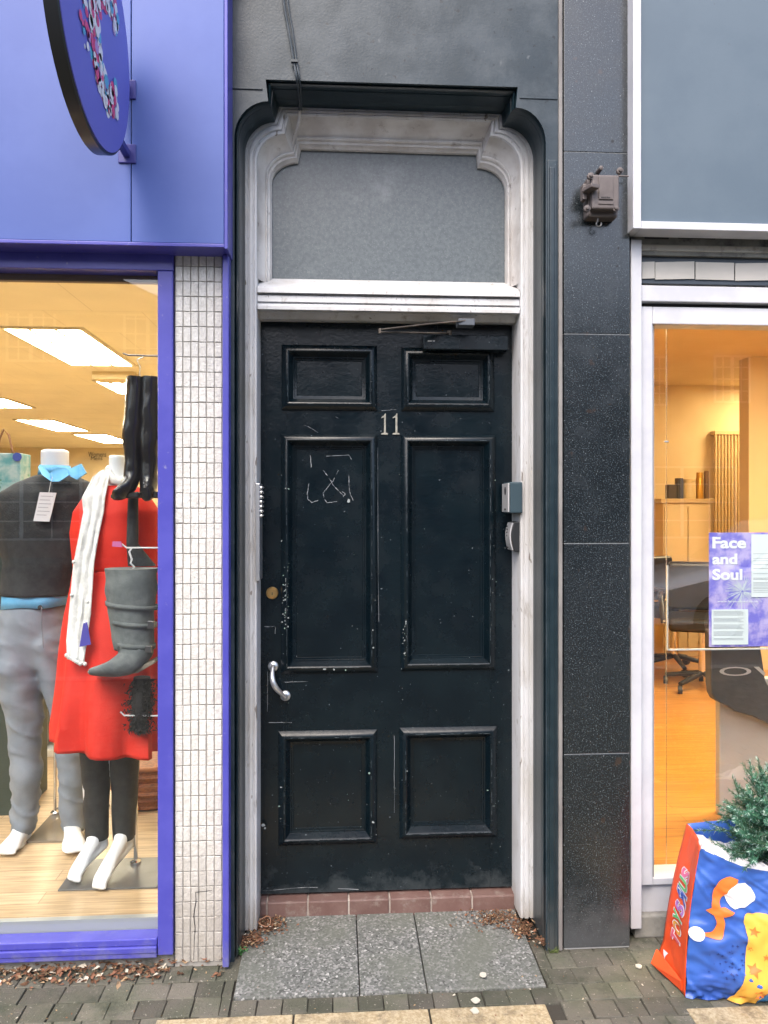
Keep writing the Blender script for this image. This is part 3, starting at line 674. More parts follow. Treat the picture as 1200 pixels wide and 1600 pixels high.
fill_panel(-2.35, -1.8, 2.75, 4.1, 'added fill panel over the display beside the dark jumper, unseen above the window head')
panel(150, 203, 594, 613, 'bright ceiling panel just behind the beam above the black boots')
panel(-60, 5, 621, 635, 'ceiling panel cut off by the left edge of the photo')
panel(24, 80, 655, 672, 'narrow lit ceiling panel above the dark jumper')
panel(115, 165, 678, 691, 'farthest lit ceiling panel, above the wall lettering')
panel(-420, -260, 511, 567, 'large ceiling panel far along the left shop, outside the photo')
# ------------------------------------------------------------------ projecting round sign
sc_x, sc_y, sc_z, sR = -.632, 2.085, 2.776, .315
sg = thing('projecting_sign', (sc_x, YFa, sc_z), 'round blue projecting sign with a dotted C, black rim', 'sign')
w = MB(); w.lathe((sc_x - .037, sc_y, sc_z), (1, 0, 0), [(sR - .01, 0), (sR, .002), (sR, .034), (sR - .006, .037), (sR - .008, .034)], 72); w.build('rim', mat('sign_rim', (.015, .017, .02), .3), sg, smooth=40)
w = MB()
for zz in (sc_z - .18, sc_z + .02): w.box(sc_x - .028, sc_x - .008, sc_y + sR * .75 if zz < sc_z - .1 else sc_y + sR - .02, YFa + .002, zz - .012, zz + .012)
w.box(sc_x - .045, sc_x + .01, YFa - .006, YFa + .002, sc_z - .21, sc_z - .15); w.box(sc_x - .045, sc_x + .01, YFa - .006, YFa + .002, sc_z - .01, sc_z + .05)
w.build('bracket', mat('bracket_blue', (.05, .05, .25), .4), sg, bevel=.003)
rd = random.Random(21); w = MB(); w.lathe((sc_x - .002, sc_y, sc_z), (1, 0, 0), [(sR - .0075, 0), (sR - .0075, .004)], 72); k_ = 0
def dot(yy, zz, r, mi):
    global k_; k_ += 1; xx = sc_x + .0021 + .0003 * (k_ % 12)
    w.add([(xx, yy + r * math.cos(2 * math.pi * i / 14), zz + r * math.sin(2 * math.pi * i / 14)) for i in range(14)], [tuple(range(14))], mi + 1)
cy_, cz_ = 2.165, 2.772
for i in range(260):
    t = rd.uniform(40, 320); a = R(t); th2 = .046 if 100 < t < 260 else .036
    rr = .128 + rd.uniform(-th2, th2); dot(cy_ + math.cos(a) * rr * .92, cz_ + math.sin(a) * rr * 1.12, rd.uniform(.010, .019), rd.choices([0, 1, 2, 3], [6, 5, 2, .8])[0])
for i in range(44):
    a = R(rd.uniform(140, 215)); rr = rd.uniform(.17, .25); dot(cy_ + math.cos(a) * rr, cz_ + math.sin(a) * rr * .9, rd.uniform(.005, .014), rd.choices([0, 1, 2, 3], [4, 3, 2, 2])[0])
w.build('face', [mat('sign_face', (.15, .15, .60), .35), mat('dot_white', (.88, .88, .9), .4), mat('dot_pink', (.78, .07, .2), .4), mat('dot_cyan', (.1, .45, .68), .4), mat('dot_mauve', (.5, .28, .6), .4)], sg)

# ------------------------------------------------------------------ things in the left window
M_steel = mat('brushed_steel', (.17, .17, .172), .42, .4, c2=(.13, .13, .13), vs=5)
M_red_dress = mat('red_crepe', (.60, .022, .012), .6, c2=(.68, .035, .02), vs=5, bump=.25, bs=140, spec=.25)
M_knit = mat('charcoal_knit', (.016, .018, .02), .85, c2=(.03, .032, .033), vs=30, bump=.6, bs=160)
M_shirt = mat('turquoise_cotton', (.10, .38, .66), .6, c2=(.16, .46, .74), vs=10, bump=.2, bs=60)
M_chino = mat('grey_chino', (.175, .205, .25), .75, c2=(.225, .255, .30), vs=6, bump=.9, bs=14)
M_legging = mat('black_legging', (.013, .015, .017), .7, c2=(.02, .022, .024), vs=40, bump=.3, bs=200)
M_scarf = mat('white_gauze', (.82, .81, .79), .75, c2=(.6, .59, .56), vs=24, bump=.7, bs=50)
def pring(l, r, py, Y, ry, **k):
    a = P(l, py, Y); b = P(r, py, Y); return ring((a.x + b.x) / 2, Y, (a.z + b.z) / 2, abs(b.x - a.x) / 2, ry, **k)
def foot(w, ankle, toe, wid, flat):
    a = Vector(ankle); t = Vector(toe); d = Vector((t.x - a.x, t.y - a.y, 0)).normalized()
    side = Vector((-d.y, d.x, 0)); L = (t - a).length
    k0 = .028 if not flat else .036
    w.tube([a + Vector((0, 0, .10)), a + Vector((0, 0, .03)), a + (t - a) * .14 + d * .004, a + (t - a) * .38, a + (t - a) * .62, a + (t - a) * .84, t],
           [(k0 + .004, k0 + .006), (k0, k0), (k0, k0 * .95), (.027, wid * .38), (.022, wid * .47), (.016, wid * .5), (.008, wid * .36)], 18, up=d)
    hz = -.045 if not flat else -.062
    h = a - d * .030 + Vector((0, 0, hz)); low = t + (a - t) * .25 + Vector((0, 0, -.006))
    w.tube([a + Vector((0, 0, .03)) - d * .012, a - d * .026 + Vector((0, 0, hz * .5)), h, h + (low - h) * .25 + Vector((0, 0, .004)), h + (low - h) * .6 + Vector((0, 0, .006 if not flat else 0)), low],
           [(k0 * .7, k0 * .7), (.022, .024), (.022, .025), (.02, .026), (.016, wid * .4), (.012, wid * .42)], 16, up=d)
    w.ball(h, .024, .026, .024)
    for k in range(5):
        q = t + side * (wid * (.38 - .19 * k)) - d * (.006 + .010 * abs(k - .6)); w.ball(q, .012 if k else .014, .013, .010, 8)
def leg(w, pts, n=24, fold=0, seed=0):
    rings = []
    for i, (l, r, py, Y, k) in enumerate(pts):
        rings.append(pring(l, r, py, Y, abs(X(r, Y) - X(l, Y)) / 2 * k, n=n))
    # crumple
    for i, rg in enumerate(rings):
        for j, p in enumerate(rg):
            p += Vector((noise.noise((p.x * 9 + seed, p.y * 9, p.z * 16)), noise.noise((p.x * 9, p.y * 9 + 5 + seed, p.z * 16)), 0)) * fold
    w.loft(rings)
def dense(rows, k=4):
    """linear fill-in between key rows"""
    out = []
    for a, b in zip(rows[:-1], rows[1:]):
        for j in range(k): out.append(tuple(x + (y - x) * j / k for x, y in zip(a, b)))
    out.append(tuple(rows[-1])); return out

def knit_skin(o, voxel, smooth_it=6, crease=None):
    q = o.modifiers.new('r', 'REMESH'); q.mode = 'VOXEL'; q.voxel_size = voxel; q.use_smooth_shade = True
    q = o.modifiers.new('s', 'SMOOTH'); q.iterations = smooth_it; q.factor = .5
    dg = bpy.context.evaluated_depsgraph_get(); me = bpy.data.meshes.new_from_object(o.evaluated_get(dg)); o.modifiers.clear(); old = o.data
    me.name = old.name; o.data = me
    for p in me.polygons: p.use_smooth = True
    if crease:
        ns = [v.normal.copy() for v in me.vertices]
        for v, n_ in zip(me.vertices, ns): v.co += n_ * crease(v.co)
# woman
YM = 3.0
wo = thing('mannequin', (X(178, YM), YM, RF), 'headless white mannequin in a red dress and black leggings', 'mannequin', 'mannequins in the left shop window')
w = MB()
rows = dense([(171, 196, 712, .038), (171, 196, 728, .038), (170, 198, 745, .042), (150, 216, 765, .07), (126, 243, 800, .10), (126, 240, 850, .10), (130, 234, 890, .095), (120, 240, 960, .11), (120, 236, 1060, .12), (125, 220, 1160, .10)])
w.loft([pring(l, r, py, YM, d) for l, r, py, d in rows])
leg(w, dense([(124, 173, 1120, YM, 1), (128, 170, 1200, YM + .02, 1), (134, 168, 1308, YM + .03, 1)])); leg(w, dense([(174, 218, 1120, YM, 1), (174, 216, 1200, YM + .02, 1), (177, 209, 1308, YM + .03, 1)]))
foot(w, P(152, 1306, YM + .02), P(111, 1376, 2.895), .064, False); foot(w, P(194, 1306, YM + .02), P(150, 1388, 2.845), .064, False)
knit_skin(w.build('body', M_manq, wo, smooth=60), .007, 4)
w = MB(); rows = dense([(152, 214, 760, .078), (132, 234, 778, .105), (117, 249, 800, .12), (112, 252, 832, .125), (115, 250, 870, .118), (117, 249, 889, .113)], 4)
rings = [pring(l, r, py, YM, d, n=64, fold=.008, k=5, ph=py * .02) for l, r, py, d in rows]
sk = dense([(117, 249, 889, .113, .006), (113, 250, 915, .125, .012), (105, 253, 960, .15, .02), (96, 259, 1030, .18, .04), (91, 264, 1090, .205, .06), (88, 266, 1135, .215, .10), (90, 266, 1156, .22, .115)], 4)
rings2 = []
for l, r, py, d, f_ in sk:
    rg = pring(l, r, py, YM, d, n=64, fold=f_, k=9, ph=1.1 + py * .0012)
    for p in rg:
        p.z -= (p.x - X(178, YM)) * .13 * max(0, (py - 1000) / 160); p += Vector((noise.noise(p * 6), noise.noise(p * 6 + Vector((9, 0, 0))), 0)) * .006
    rings2.append(rg)
w.loft(rings, cap=False); w.loft(rings2, cap=False); w.build('dress', M_red_dress, wo, smooth=60, solid=.004)
w = MB(); w.loft([pring(117, 249, py, YM, .116, n=64, fold=.006, k=5) for py in (886, 888.5, 891)], cap=False); w.build('waist_seam', mat('seam_red', (.42, .012, .008), .7), wo, smooth=60)
w = MB(); leg(w, dense([(122, 174, 1110, YM, 1), (125, 172, 1180, YM + .01, 1), (130, 171, 1230, YM + .02, 1), (133, 169, 1309, YM + .03, 1.05)], 5), fold=.004); leg(w, dense([(173, 221, 1110, YM, 1), (172, 218, 1180, YM + .01, 1), (174, 216, 1230, YM + .02, 1), (176, 210, 1309, YM + .03, 1.05)], 5), fold=.004, seed=4)
w.build('leggings', M_legging, wo, smooth=60)
a = G(90, 1393, RF); b = G(243, 1393, RF); c = G(122, 1345, RF)
w = MB(); w.box(a.x, b.x, a.y, c.y, RF - .001, RF + .006); w.build('base_plate', M_steel, wo, bevel=.002)
w = MB(); q = G(212, 1352, RF); w.tube([(q.x, q.y, RF), (q.x, q.y, RF + .62)], .008, 10); w.lathe((q.x, q.y, RF + .005), (0, 0, 1), [(.02, 0), (.02, .012), (.01, .02)], 14); w.build('support_rod', M_chrome, wo, smooth=40)
# man
YM2 = 3.28
ma = thing('mannequin', (X(72, YM2), YM2, RF), 'headless white mannequin in a charcoal jumper and grey trousers', 'mannequin', 'mannequins in the left shop window')
w = MB()
w.loft([pring(l, r, py, YM2, d) for l, r, py, d in dense([(65, 107, 703, .06), (65, 107, 730, .06), (60, 112, 748, .07), (12, 155, 775, .1), (8, 150, 830, .11), (18, 100, 930, .10), (14, 98, 985, .09), (30, 85, 1010, .06)])])
foot(w, P(36, 1296, YM2 + .03), P(6, 1334, 3.14), .085, True); foot(w, P(113, 1292, YM2 + .03), P(116, 1331, 3.13), .095, True)
knit_skin(w.build('body', M_manq, ma, smooth=60), .007, 4)
w = MB(); rings = []
for l, r, py, d in dense([(56, 117, 744, .075), (26, 145, 756, .10), (2, 164, 772, .125), (-4, 166, 800, .135), (0, 160, 840, .14), (8, 146, 880, .137), (6, 128, 908, .13), (5, 120, 928, .131)], 4):
    rg = pring(l, r, py, YM2, d, n=48, fold=.006, k=6)
    for p in rg: p += Vector((noise.noise(p * 9), noise.noise(p * 9 + Vector((5, 5, 0))), 0)) * .010
    rings.append(rg)
w.loft(rings, cap=False); w.build('jumper', M_knit, ma, smooth=60, solid=.006)
w = MB(); w.loft([pring(l, r_, py, YM2, d, n=40, fold=.02, k=5) for l, r_, py, d in ((6, 118, 918, .122), (5, 117, 932, .125), (4, 116, 945, .127))], cap=False)
for v in w.v: v.z += (v.x - X(60, YM2)) * .05 - .004 * math.sin(v.x * 31)
# open collar: two folded leaves round the neck
def leaf(pts): w.poly([P(x, y, Y) for x, y, Y in pts], (0, .012, 0))
w.loft([pring(61, 112, 742, YM2, .07, n=32), pring(64, 108, 728, YM2, .066, n=32)], cap=False)
leaf([(63, 726, 3.20), (72, 735, 3.19), (84, 752, 3.15), (80, 752, 3.13), (66, 742, 3.14), (60, 730, 3.17)]); leaf([(84, 752, 3.15), (78, 740, 3.16), (90, 731, 3.17), (104, 733, 3.18), (108, 742, 3.16), (92, 752, 3.14)])
leaf([(107, 734, 3.2), (126, 725, 3.2), (134, 739, 3.18), (120, 749, 3.17), (110, 744, 3.17)])
w.build('shirt', M_shirt, ma, smooth=40, solid=.003)
w = MB()
rings = [pring(l, r, py, YM2, d, n=40, fold=.006, k=5) for l, r, py, d in dense([(4, 106, 943, .122), (0, 108, 968, .128), (0, 108, 1010, .11), (6, 104, 1040, .085)])]
w.loft(rings)
leg(w, dense([(3, 60, 968, YM2, 1.25), (-3, 63, 1000, YM2, 1.5), (-3, 65, 1040, YM2, 1.5), (4, 67, 1080, YM2 - .005, 1.3), (12, 66, 1140, YM2, 1.1), (17, 64, 1210, YM2, 1.1), (19, 61, 1260, YM2 + .02, 1.1), (18, 53, 1304, YM2 + .03, 1.15)], 6), fold=.013)
leg(w, dense([(50, 106, 968, YM2, 1.25), (50, 111, 1000, YM2, 1.5), (60, 113, 1040, YM2, 1.5), (70, 118, 1080, YM2 - .005, 1.35), (86, 128, 1140, YM2, 1.1), (91, 131, 1210, YM2, 1.1), (93, 133, 1260, YM2 + .02, 1.1), (97, 132, 1297, YM2 + .03, 1.15)], 6), fold=.013, seed=8)
def chino(c):
    z = c.z; k = math.exp(-((z - .12) / .14) ** 2) * 1.3 + math.exp(-((z - .48) / .13) ** 2) * .9 + math.exp(-((z - .86) / .09) ** 2) * .7 + .25
    a_ = 1 - abs(noise.noise((c.x * 7 + c.z * 9, c.y * 6 + c.z * 4, c.z * 13 + c.x * 6))) * 3.0
    return k * (.0065 * max(0, a_) ** 2 - .002 + .004 * noise.noise((c.x * 14, c.y * 14, c.z * 9)))
tz = w.build('trousers', M_chino, ma, smooth=60); knit_skin(tz, .009, 10, chino)
w = MB(); w.tube([P(65, 948, YM2 - .131), P(66, 985, YM2 - .136), P(68, 1012, YM2 - .128)], .0022, 6)
w.build('fly_seam', mat('seam_grey', (.17, .19, .22), .8), ma, smooth=60)
w = MB(); w.lathe(P(63, 949, YM2 - .124), (0, -1, 0), [(.009, 0), (.009, .006), (.004, .007)], 14); w.build('button', M_dark, ma)
a = G(40, 1318, RF); b = G(128, 1318, RF); c = G(60, 1262, RF)
w = MB(); w.box(a.x, b.x, a.y, c.y, RF - .001, RF + .008); w.build('base_plate', mat('smoked_glass', (.19, .16, .125), .15), ma, bevel=.002)
w = MB(); q = G(86, 1275, RF); w.tube([(q.x, q.y, RF), (q.x, q.y, RF + .75)], .007, 10); w.lathe((q.x, q.y, RF + .007), (0, 0, 1), [(.02, 0), (.02, .012), (.01, .02)], 14); w.build('support_rod', M_chrome, ma, smooth=40)
# scarf
w = MB(); sp = [(152, 742, 66, 2.90), (150, 770, 44, 2.875), (146, 800, 32, 2.862), (138, 840, 31, 2.855), (131, 880, 32, 2.85), (128, 920, 33, 2.84), (125, 960, 34, 2.83), (120, 1000, 32, 2.815), (118, 1030, 26, 2.80)]
sp = [(166, 735, 16, 2.94), (158, 745, 26, 2.915)] + [(146, 778, 36, 2.87)] + sp[2:]
rows = []
for px, py, wd, Y in dense(sp, 5):
    rows.append([P(px - wd / 2 + wd * j / 14, py + (6 * (j / 14) * max(0, (py - 980) / 50)), Y - .0035 * math.sin(j * 1.15 + py * .012) - .005 * noise.noise((j * .6, py * .03, 2))) for j in range(15)])
w.grid(rows)
nk = [P(168, 738, 2.955), P(175, 750, 2.93), P(186, 755, 2.925), P(198, 748, 2.945), P(203, 740, 2.99), P(196, 735, 3.05), P(182, 733, 3.06), P(170, 734, 3.01)]
w.tube(nk + [nk[0]], [(.016, .012)] * 9, 10)
scf = w.build('scarf', M_scarf, smooth=70, solid=.004); tag(scf, 'long white gauze scarf with bobbles hung round the red dress', 'scarf')
w = MB()
for i in range(9):
    q = P(104 + i * 3.6, 1024 + i * 2.2 - (i > 6) * 4, 2.80); w.ball(q, .008, n=8)
for px, py in ((115, 878), (112, 930), (137, 940), (119, 968)): w.ball(P(px, py, 2.832), .007, n=8)
w.build('bobbles', M_scarf, scf, smooth=80)
def hang_tag(pts, Y, string, label, m, marks):
    w = MB(); pp = [P(x, y, Y) for x, y in pts]; w.poly(pp, (0, .003, 0)); t = w.build('price_tag', m); tag(t, label, 'tag', 'tags in the left shop window')
    w = MB(); w.tube([P(x, y, Y + dy) for x, y, dy in string], .0012, 5); w.build('string', mat('string', (.6, .6, .58), .8), t)
    if marks:
        w = MB(); u = pp[1] - pp[0]; v = pp[3] - pp[0]
        for k in range(6):
            o = pp[0] + v * (.12 + .13 * k) + u * .12 + Vector((0, -.0012, 0)); e = o + u * (.6 if k % 2 else .74); w.add([o, e, e + v * .025, o + v * .025], [(0, 1, 2, 3)])
        w.build('print', mat('tag_print', (.42, .42, .44), .8), t)
hang_tag([(62, 769), (88, 770), (77, 815), (52, 814)], 3.11, [(76, 772, 0), (79, 755, .02), (82, 745, .04)], 'white paper price tag hanging on the charcoal jumper', mat('tag_card', (.74, .74, .74), .7), True)
hang_tag([(130, 974), (136, 972), (142, 1007), (124, 1011)], 2.79, [(133, 975, 0), (135, 965, .01), (133, 958, .02)], 'small purple blue tag at the end of the white scarf', mat('tag_violet', (.07, .06, .36), .6), False)

# hanging black boots
def boot(name, base_px, path, radii, Y, m, label, sole, heel, straps=None, group=None):
    o = thing(name, P(base_px[0], base_px[1], Y), label, 'boot', group)
    w = MB(); pts = [P(x, y, Y + dy) for x, y, dy in path]
    pp, rr = [], []
    for i in range(len(pts) - 1):
        p0, p1, p2, p3 = pts[max(i - 1, 0)], pts[i], pts[i + 1], pts[min(i + 2, len(pts) - 1)]
        for j in range(6):
            t = j / 6; pp.append(.5 * ((2 * p1) + (p2 - p0) * t + (2 * p0 - 5 * p1 + 4 * p2 - p3) * t * t + (3 * p1 - p0 - 3 * p2 + p3) * t ** 3))
            rr.append(tuple(radii[i][k] + (radii[i + 1][k] - radii[i][k]) * t for k in (0, 1)))
    pp.append(pts[-1]); rr.append(radii[-1])
    w.tube(pp, rr, 22, up=(1, 0, 0))
    for i, v in enumerate(w.v): w.v[i] = v + Vector((noise.noise(v * 22), noise.noise(v * 22 + Vector((3, 3, 3))), 0)) * .006 + Vector((noise.noise(Vector((v.x * 8, v.y * 8, v.z * 45))), 0, 0)) * .0018
    w.build('upper', m, o, smooth=60)
    w = MB(); w.poly([P(x, y, Y - .036) for x, y in sole], (0, .072, 0)); w.build('sole', mat('boot_sole', (.012, .012, .012), .5) if heel else mat('tan_sole', (.2, .17, .13), .6), o, bevel=.006)
    if straps:
        for st in straps:
            w = MB(); l, r, py, ry = st; ra = pring(l, r, py, Y, ry, n=30); rb = pring(l + .5, r, py + 7, Y, ry, n=30)
            for p in ra + rb: p.z += (p.x - ra[15].x) * -.10
            w.loft([ra, rb], cap=False); s_ = w.build('strap', m, o, smooth=60, solid=.004)
        w = MB(); q = P(236, 976, Y - .055); w.box(q.x - .01, q.x + .012, q.y - .008, q.y + .004, q.z - .014, q.z + .014); q = P(232, 1014, Y - .05); w.box(q.x - .01, q.x + .012, q.y - .008, q.y + .006, q.z - .012, q.z + .012)
        w.build('buckle', mat('pewter', (.12, .12, .125), .35, .8), o, bevel=.002)
    return o
M_leather = mat('black_leather', (.007, .007, .008), .22, c2=(.016, .016, .017), vs=8, bump=.3, bs=30, spec=.6)
boot('boot', (190, 778), [(214, 590, 0), (212, 630, 0), (208, 680, 0), (208, 720, 0), (207, 745, -.01), (200, 760, -.025), (187, 770, -.045), (177, 773, -.06)],
     [(.034, .045), (.035, .045), (.037, .046), (.028, .038), (.028, .036), (.027, .036), (.019, .034), (.010, .022)], 2.80, M_leather, 'front black leather knee boot, toe pointing left, hung above the red dress', [(172, 772), (190, 772), (216, 768), (217, 778), (172, 779)], True, group='black boots hung in the window')
boot('boot', (230, 778), [(236, 590, 0), (235, 630, 0), (234, 680, 0), (233, 720, 0), (233, 745, 0), (232, 758, -.01), (230, 768, -.03), (228, 772, -.05)],
     [(.034, .045), (.035, .045), (.037, .046), (.028, .038), (.029, .036), (.03, .038), (.028, .036), (.016, .026)], 2.80, M_leather, 'rear black leather knee boot beside the blue window frame', [(218, 768), (247, 768), (247, 778), (218, 778)], True, group='black boots hung in the window')
M_suede = mat('grey_suede', (.10, .115, .115), .85, c2=(.155, .17, .168), vs=14, bump=.5, bs=60)
boot('boot', (190, 1056), [(205, 888, 0), (205, 920, 0), (206, 960, 0), (208, 1000, 0), (208, 1020, -.01), (196, 1036, -.03), (168, 1046, -.055), (140, 1050, -.07)],
     [(.092, .065), (.088, .06), (.078, .055), (.072, .05), (.066, .048), (.045, .044), (.022, .036), (.007, .014)], 2.76, M_suede, 'grey suede calf boot with buckled straps hanging from a white hook', [(135, 1049), (170, 1051), (205, 1046), (243, 1030), (243, 1036), (215, 1052), (180, 1057), (137, 1054)], False,
     [(166, 246, 938, .066), (174, 244, 966, .06), (178, 242, 1000, .055)], group=None)
M_wire = mat('white_wire', (.6, .6, .6), .4)
def wire(name, pts, r, label, cat, m=M_wire, group=None):
    w = MB(); w.tube([P(x, y, Y) for x, y, Y in pts], r, 6); return tag(w.build(name, m, smooth=40), label, cat, group)
wire('display_rail', [(192, 552, 2.80), (200, 555, 2.80), (300, 558, 2.80)], .003, 'thin dark rail behind the frame above the black boots', 'rail', M_steel)
wire('hook', [(224, 558, 2.80), (214, 562, 2.80), (219, 573, 2.80), (218, 585, 2.80), (222, 596, 2.80)], .0022, 'small silver hook holding the black boots under the rail', 'hook', M_chrome)
wire('display_rail', [(190, 850, 2.76), (198, 856, 2.76), (300, 856, 2.76)], .003, 'white wire rail crossing the red dress above the grey boot', 'rail')
wire('hook', [(206, 856, 2.76), (202, 862, 2.755), (206, 874, 2.755), (204, 880, 2.75), (210, 886, 2.755), (204, 893, 2.76)], .0035, 'white plastic hook gripping the grey suede boot', 'hook')
wire('display_rail', [(188, 1112, 2.78), (194, 1118, 2.78), (300, 1119, 2.78)], .003, 'lowest white wire rail, crossing the skirt below the grey boot', 'rail')
w = MB(); w.poly([P(176, 846, 2.75), P(189, 846, 2.75), P(191, 855, 2.75), P(175, 854, 2.75)], (0, .004, 0)); tag(w.build('rail_clip', mat('pink_card', (.5, .12, .3), .6)), 'pink card clip at the end of the white wire rail', 'clip')
w = MB(); rf = random.Random(8)
for i in range(2600):
    t = rf.random(); px = 222 - 4 * t + rf.gauss(0, 10) * (1.0 - .5 * abs(t - .4)); py = 1062 + 82 * t; q = P(px, py, 2.80 + rf.uniform(-.03, .03))
    d = Vector((rf.uniform(-1, 1), rf.uniform(-1, 1), rf.uniform(-1.4, .4))).normalized() * rf.uniform(.010, .022); s_ = d.cross(Vector((.3, 1, .2))).normalized() * .003
    w.add([q - s_, q + s_, q + d], [(0, 1, 2)])
w.tube([P(222, 1058, 2.80), P(220, 1100, 2.80), P(217, 1140, 2.80)], [.03, .034, .016], 10)
tag(w.build('fluffy_scarf', mat('black_fluff', (.012, .012, .013), .9)), 'fluffy black scarf hanging over the red skirt below the grey boot', 'scarf')
w = MB()
w.loft([pring(200, 216, 778, 2.86, .02), pring(198, 216, 850, 2.85, .03), pring(200, 244, 884, 2.84, .03)]); tag(w.build('folded_scarf', M_knit, smooth=50), 'folded black scarf hanging between the black boots and grey boot', 'scarf')
# shelf unit, basket, bags further in
su = thing('shelf_unit', (X(75, 4.4), 4.4, RF), 'white shelf unit with tan back behind the grey trousers', 'shelf')
w = MB(); a, b = X(52, 4.4), X(112, 4.4); zt = Z(1085, 4.4, 80)
w.box(a, a + .04, 4.4, 4.75, RF, zt); w.box(b - .04, b, 4.4, 4.75, RF, zt)
for z_ in (RF, zt - .4, zt - .04): w.box(a + .041, b - .041, 4.401, 4.75, z_, z_ + .038)
w.build('frame', mat('white_laminate', (.7, .68, .62), .45), su, bevel=.002)
w = MB(); w.box(a + .02, b - .02, 4.751, 4.765, RF, zt); w.build('back', mat('tan_board', (.42, .27, .13), .6), su)
bk = thing('wicker_basket', (X(236, 3.75), 3.75, RF), 'round brown wicker basket behind the black leggings', 'basket')
w = MB(); rb = Z(1185, 3.75, 236) - RF; cxb = X(238, 3.75)
prof = [(.155 + .012 * math.sin(i * 2.1) * (i % 2) + .035 * math.sin(math.pi * i / 16), rb * i / 16) for i in range(17)]
w.lathe((cxb, 3.75, RF), (0, 0, 1), prof, 40); w.build('weave', mat('wicker', (.28, .095, .03), .6, c2=(.14, .045, .015), vs=60, bump=.8, bs=90, stretch=(1, 1, 3)), bk, smooth=20)
w = MB(); w.tube([(cxb + .165 * math.cos(R(a_)), 3.75 + .165 * math.sin(R(a_)), RF + rb) for a_ in range(0, 361, 20)], .012, 8); w.build('rim', mat('wicker_rim', (.33, .13, .05), .6), bk, smooth=50)
w = MB(); w.tube([(cxb - .02, 3.56, RF + .02), (cxb - .05, 3.55, RF + rb * .5), (cxb - .02, 3.56, RF + rb - .01)], .008, 8); w.build('strap', mat('wicker_rim'  , (.3, .1, .04), .6), bk)
hb = thing('gift_bag', (X(8, 3.6), 3.6, RF), 'teal patterned bag with cord handles by the left edge', 'bag')
w = MB(); w.box(X(-40, 3.6), X(32, 3.6), 3.6, 3.72, Z(785, 3.6, 10), Z(708, 3.6, 10))
w.build('body', mat('teal_pattern', (.10, .33, .34), .5, c2=(.42, .52, .5), vs=16, speck=[((.5, .12, .14), 22, .68, .72), ((.06, .22, .14), 28, .66, .7)]), hb, bevel=.004)
w = MB(); w.tube([P(-6, 708, 3.6), P(0, 685, 3.6), P(6, 671, 3.6), P(14, 680, 3.6), P(20, 708, 3.6)], .005, 8); w.build('handle', mat('cord', (.25, .12, .05), .7), hb, smooth=50)
w = MB(); w.lathe(P(27, 714, 3.598), (0, -1, 0), [(.02, 0), (.02, .003)], 20); w.build('sticker', mat('sticker_blue', (.05, .08, .35), .5), hb)
w = MB(); w.box(X(-60, 3.6), X(36, 3.6), 3.58, 3.9, RF, Z(785, 3.6, 10) - .001); ped = w.build('display_plinth', mat('dark_plinth', (.03, .045, .035), .6), bevel=.004); tag(ped, 'dark green display plinth under the teal bag', 'plinth')
# far lettering and rail of clothes
w = MB()
for k, (body, a, b, c, d) in enumerate((('Womens', 138, 166, 706, 714), ('Mens', 142, 160, 713, 719))): put_text(w, body, lambda u, v: P(u, v, 16.33), a, b, d, c, .0, False)
tag(w.build('wall_lettering', M_black), 'black script lettering on the far cream wall', 'lettering')
cr_ = thing('clothes_rail', (-3.6, 9, RF), 'chrome clothes rail hung with garments far back in the shop', 'clothes rail')
w = MB(); w.tube([(-4.6, 9, RF), (-4.6, 9, 1.55), (-2.2, 9, 1.55), (-2.2, 9, RF)], .014, 8); w.build('rail', M_chrome, cr_, smooth=40)
rg_ = random.Random(2)
gcols = [((.03, .03, .035), 'black'), ((.35, .05, .05), 'dark red'), ((.08, .12, .3), 'navy'), ((.5, .48, .42), 'cream'), ((.15, .25, .18), 'green'), ((.4, .22, .08), 'brown'), ((.5, .2, .3), 'pink'), ((.2, .2, .22), 'grey')]
for i, (c_, nm) in enumerate(gcols):
    x_ = -4.4 + i * .27; w = MB(); w.loft([ring(x_, 9, z_, rx, ry, n=20, fold=.03, k=6) for z_, rx, ry in ((1.5, .01, .06), (1.45, .03, .2), (1.2, .045, .24), (.9, .05, .25), (.65, .055, .26))])
    tag(w.build('hanging_garment', mat('garment_' + nm.replace(' ', '_'), c_, .8), smooth=60), nm + ' garment hanging on the far clothes rail', 'garment', 'garments on the far rail')

# ------------------------------------------------------------------ right shop
s2 = thing('shopfront', (2.2, 2.5, 0), 'grey and white shopfront with a large warm lit window', 'building')
XR = 3.5; YB = 2.50
w = MB(); w.box(X(1001, YB), XR, 2.515, 2.60, Z(349, YB, 1090), FT); w.build('fascia_board', M_board, s2)
w = MB(); zb0, zb1 = Z(359, YB, 1090), Z(347, YB, 1090); xa, xb = X(989.5, YB), X(1002, YB)
w.box(xa, xb, YB, YB + .08, zb0, FT); w.box(xb + .0005, XR, YB + .0005, YB + .08, zb0, zb1); w.build('fascia_frame', M_alu, s2, bevel=.002)
w = MB(); w.box(X(986, 2.6), XR, 2.60, 2.72, Z(400, 2.6, 1090), FT); w.build('shutter_housing', mat('housing_grey', (.22, .22, .2), .6, c2=(.14, .14, .13), vs=12, grime=((.05, .05, .05), 18, .5, .7)), s2)
w = MB()
for a, b in ((1008, 1045), (1060, 1118), (1136, 1142), (1156, 1260)): w.pbox(a, 367, b, 373, 2.596, .02)
w.build('housing_slot', M_dark, s2)
w = MB(); w.pbox(1003, 399, 1500, 447, 2.615, .05); w.build('strip_backing', mat('slate_strip', (.05, .065, .085), .5), s2)
w = MB(); w.box(X(1003, 2.595), XR, 2.595, 2.66, Z(393, 2.595, 1090), Z(383, 2.595, 1090)); w.build('housing_lip', mat('lip_grey', (.38, .37, .34), .5, grime=((.2, .19, .17), 15, .5, .7)), s2, bevel=.003)
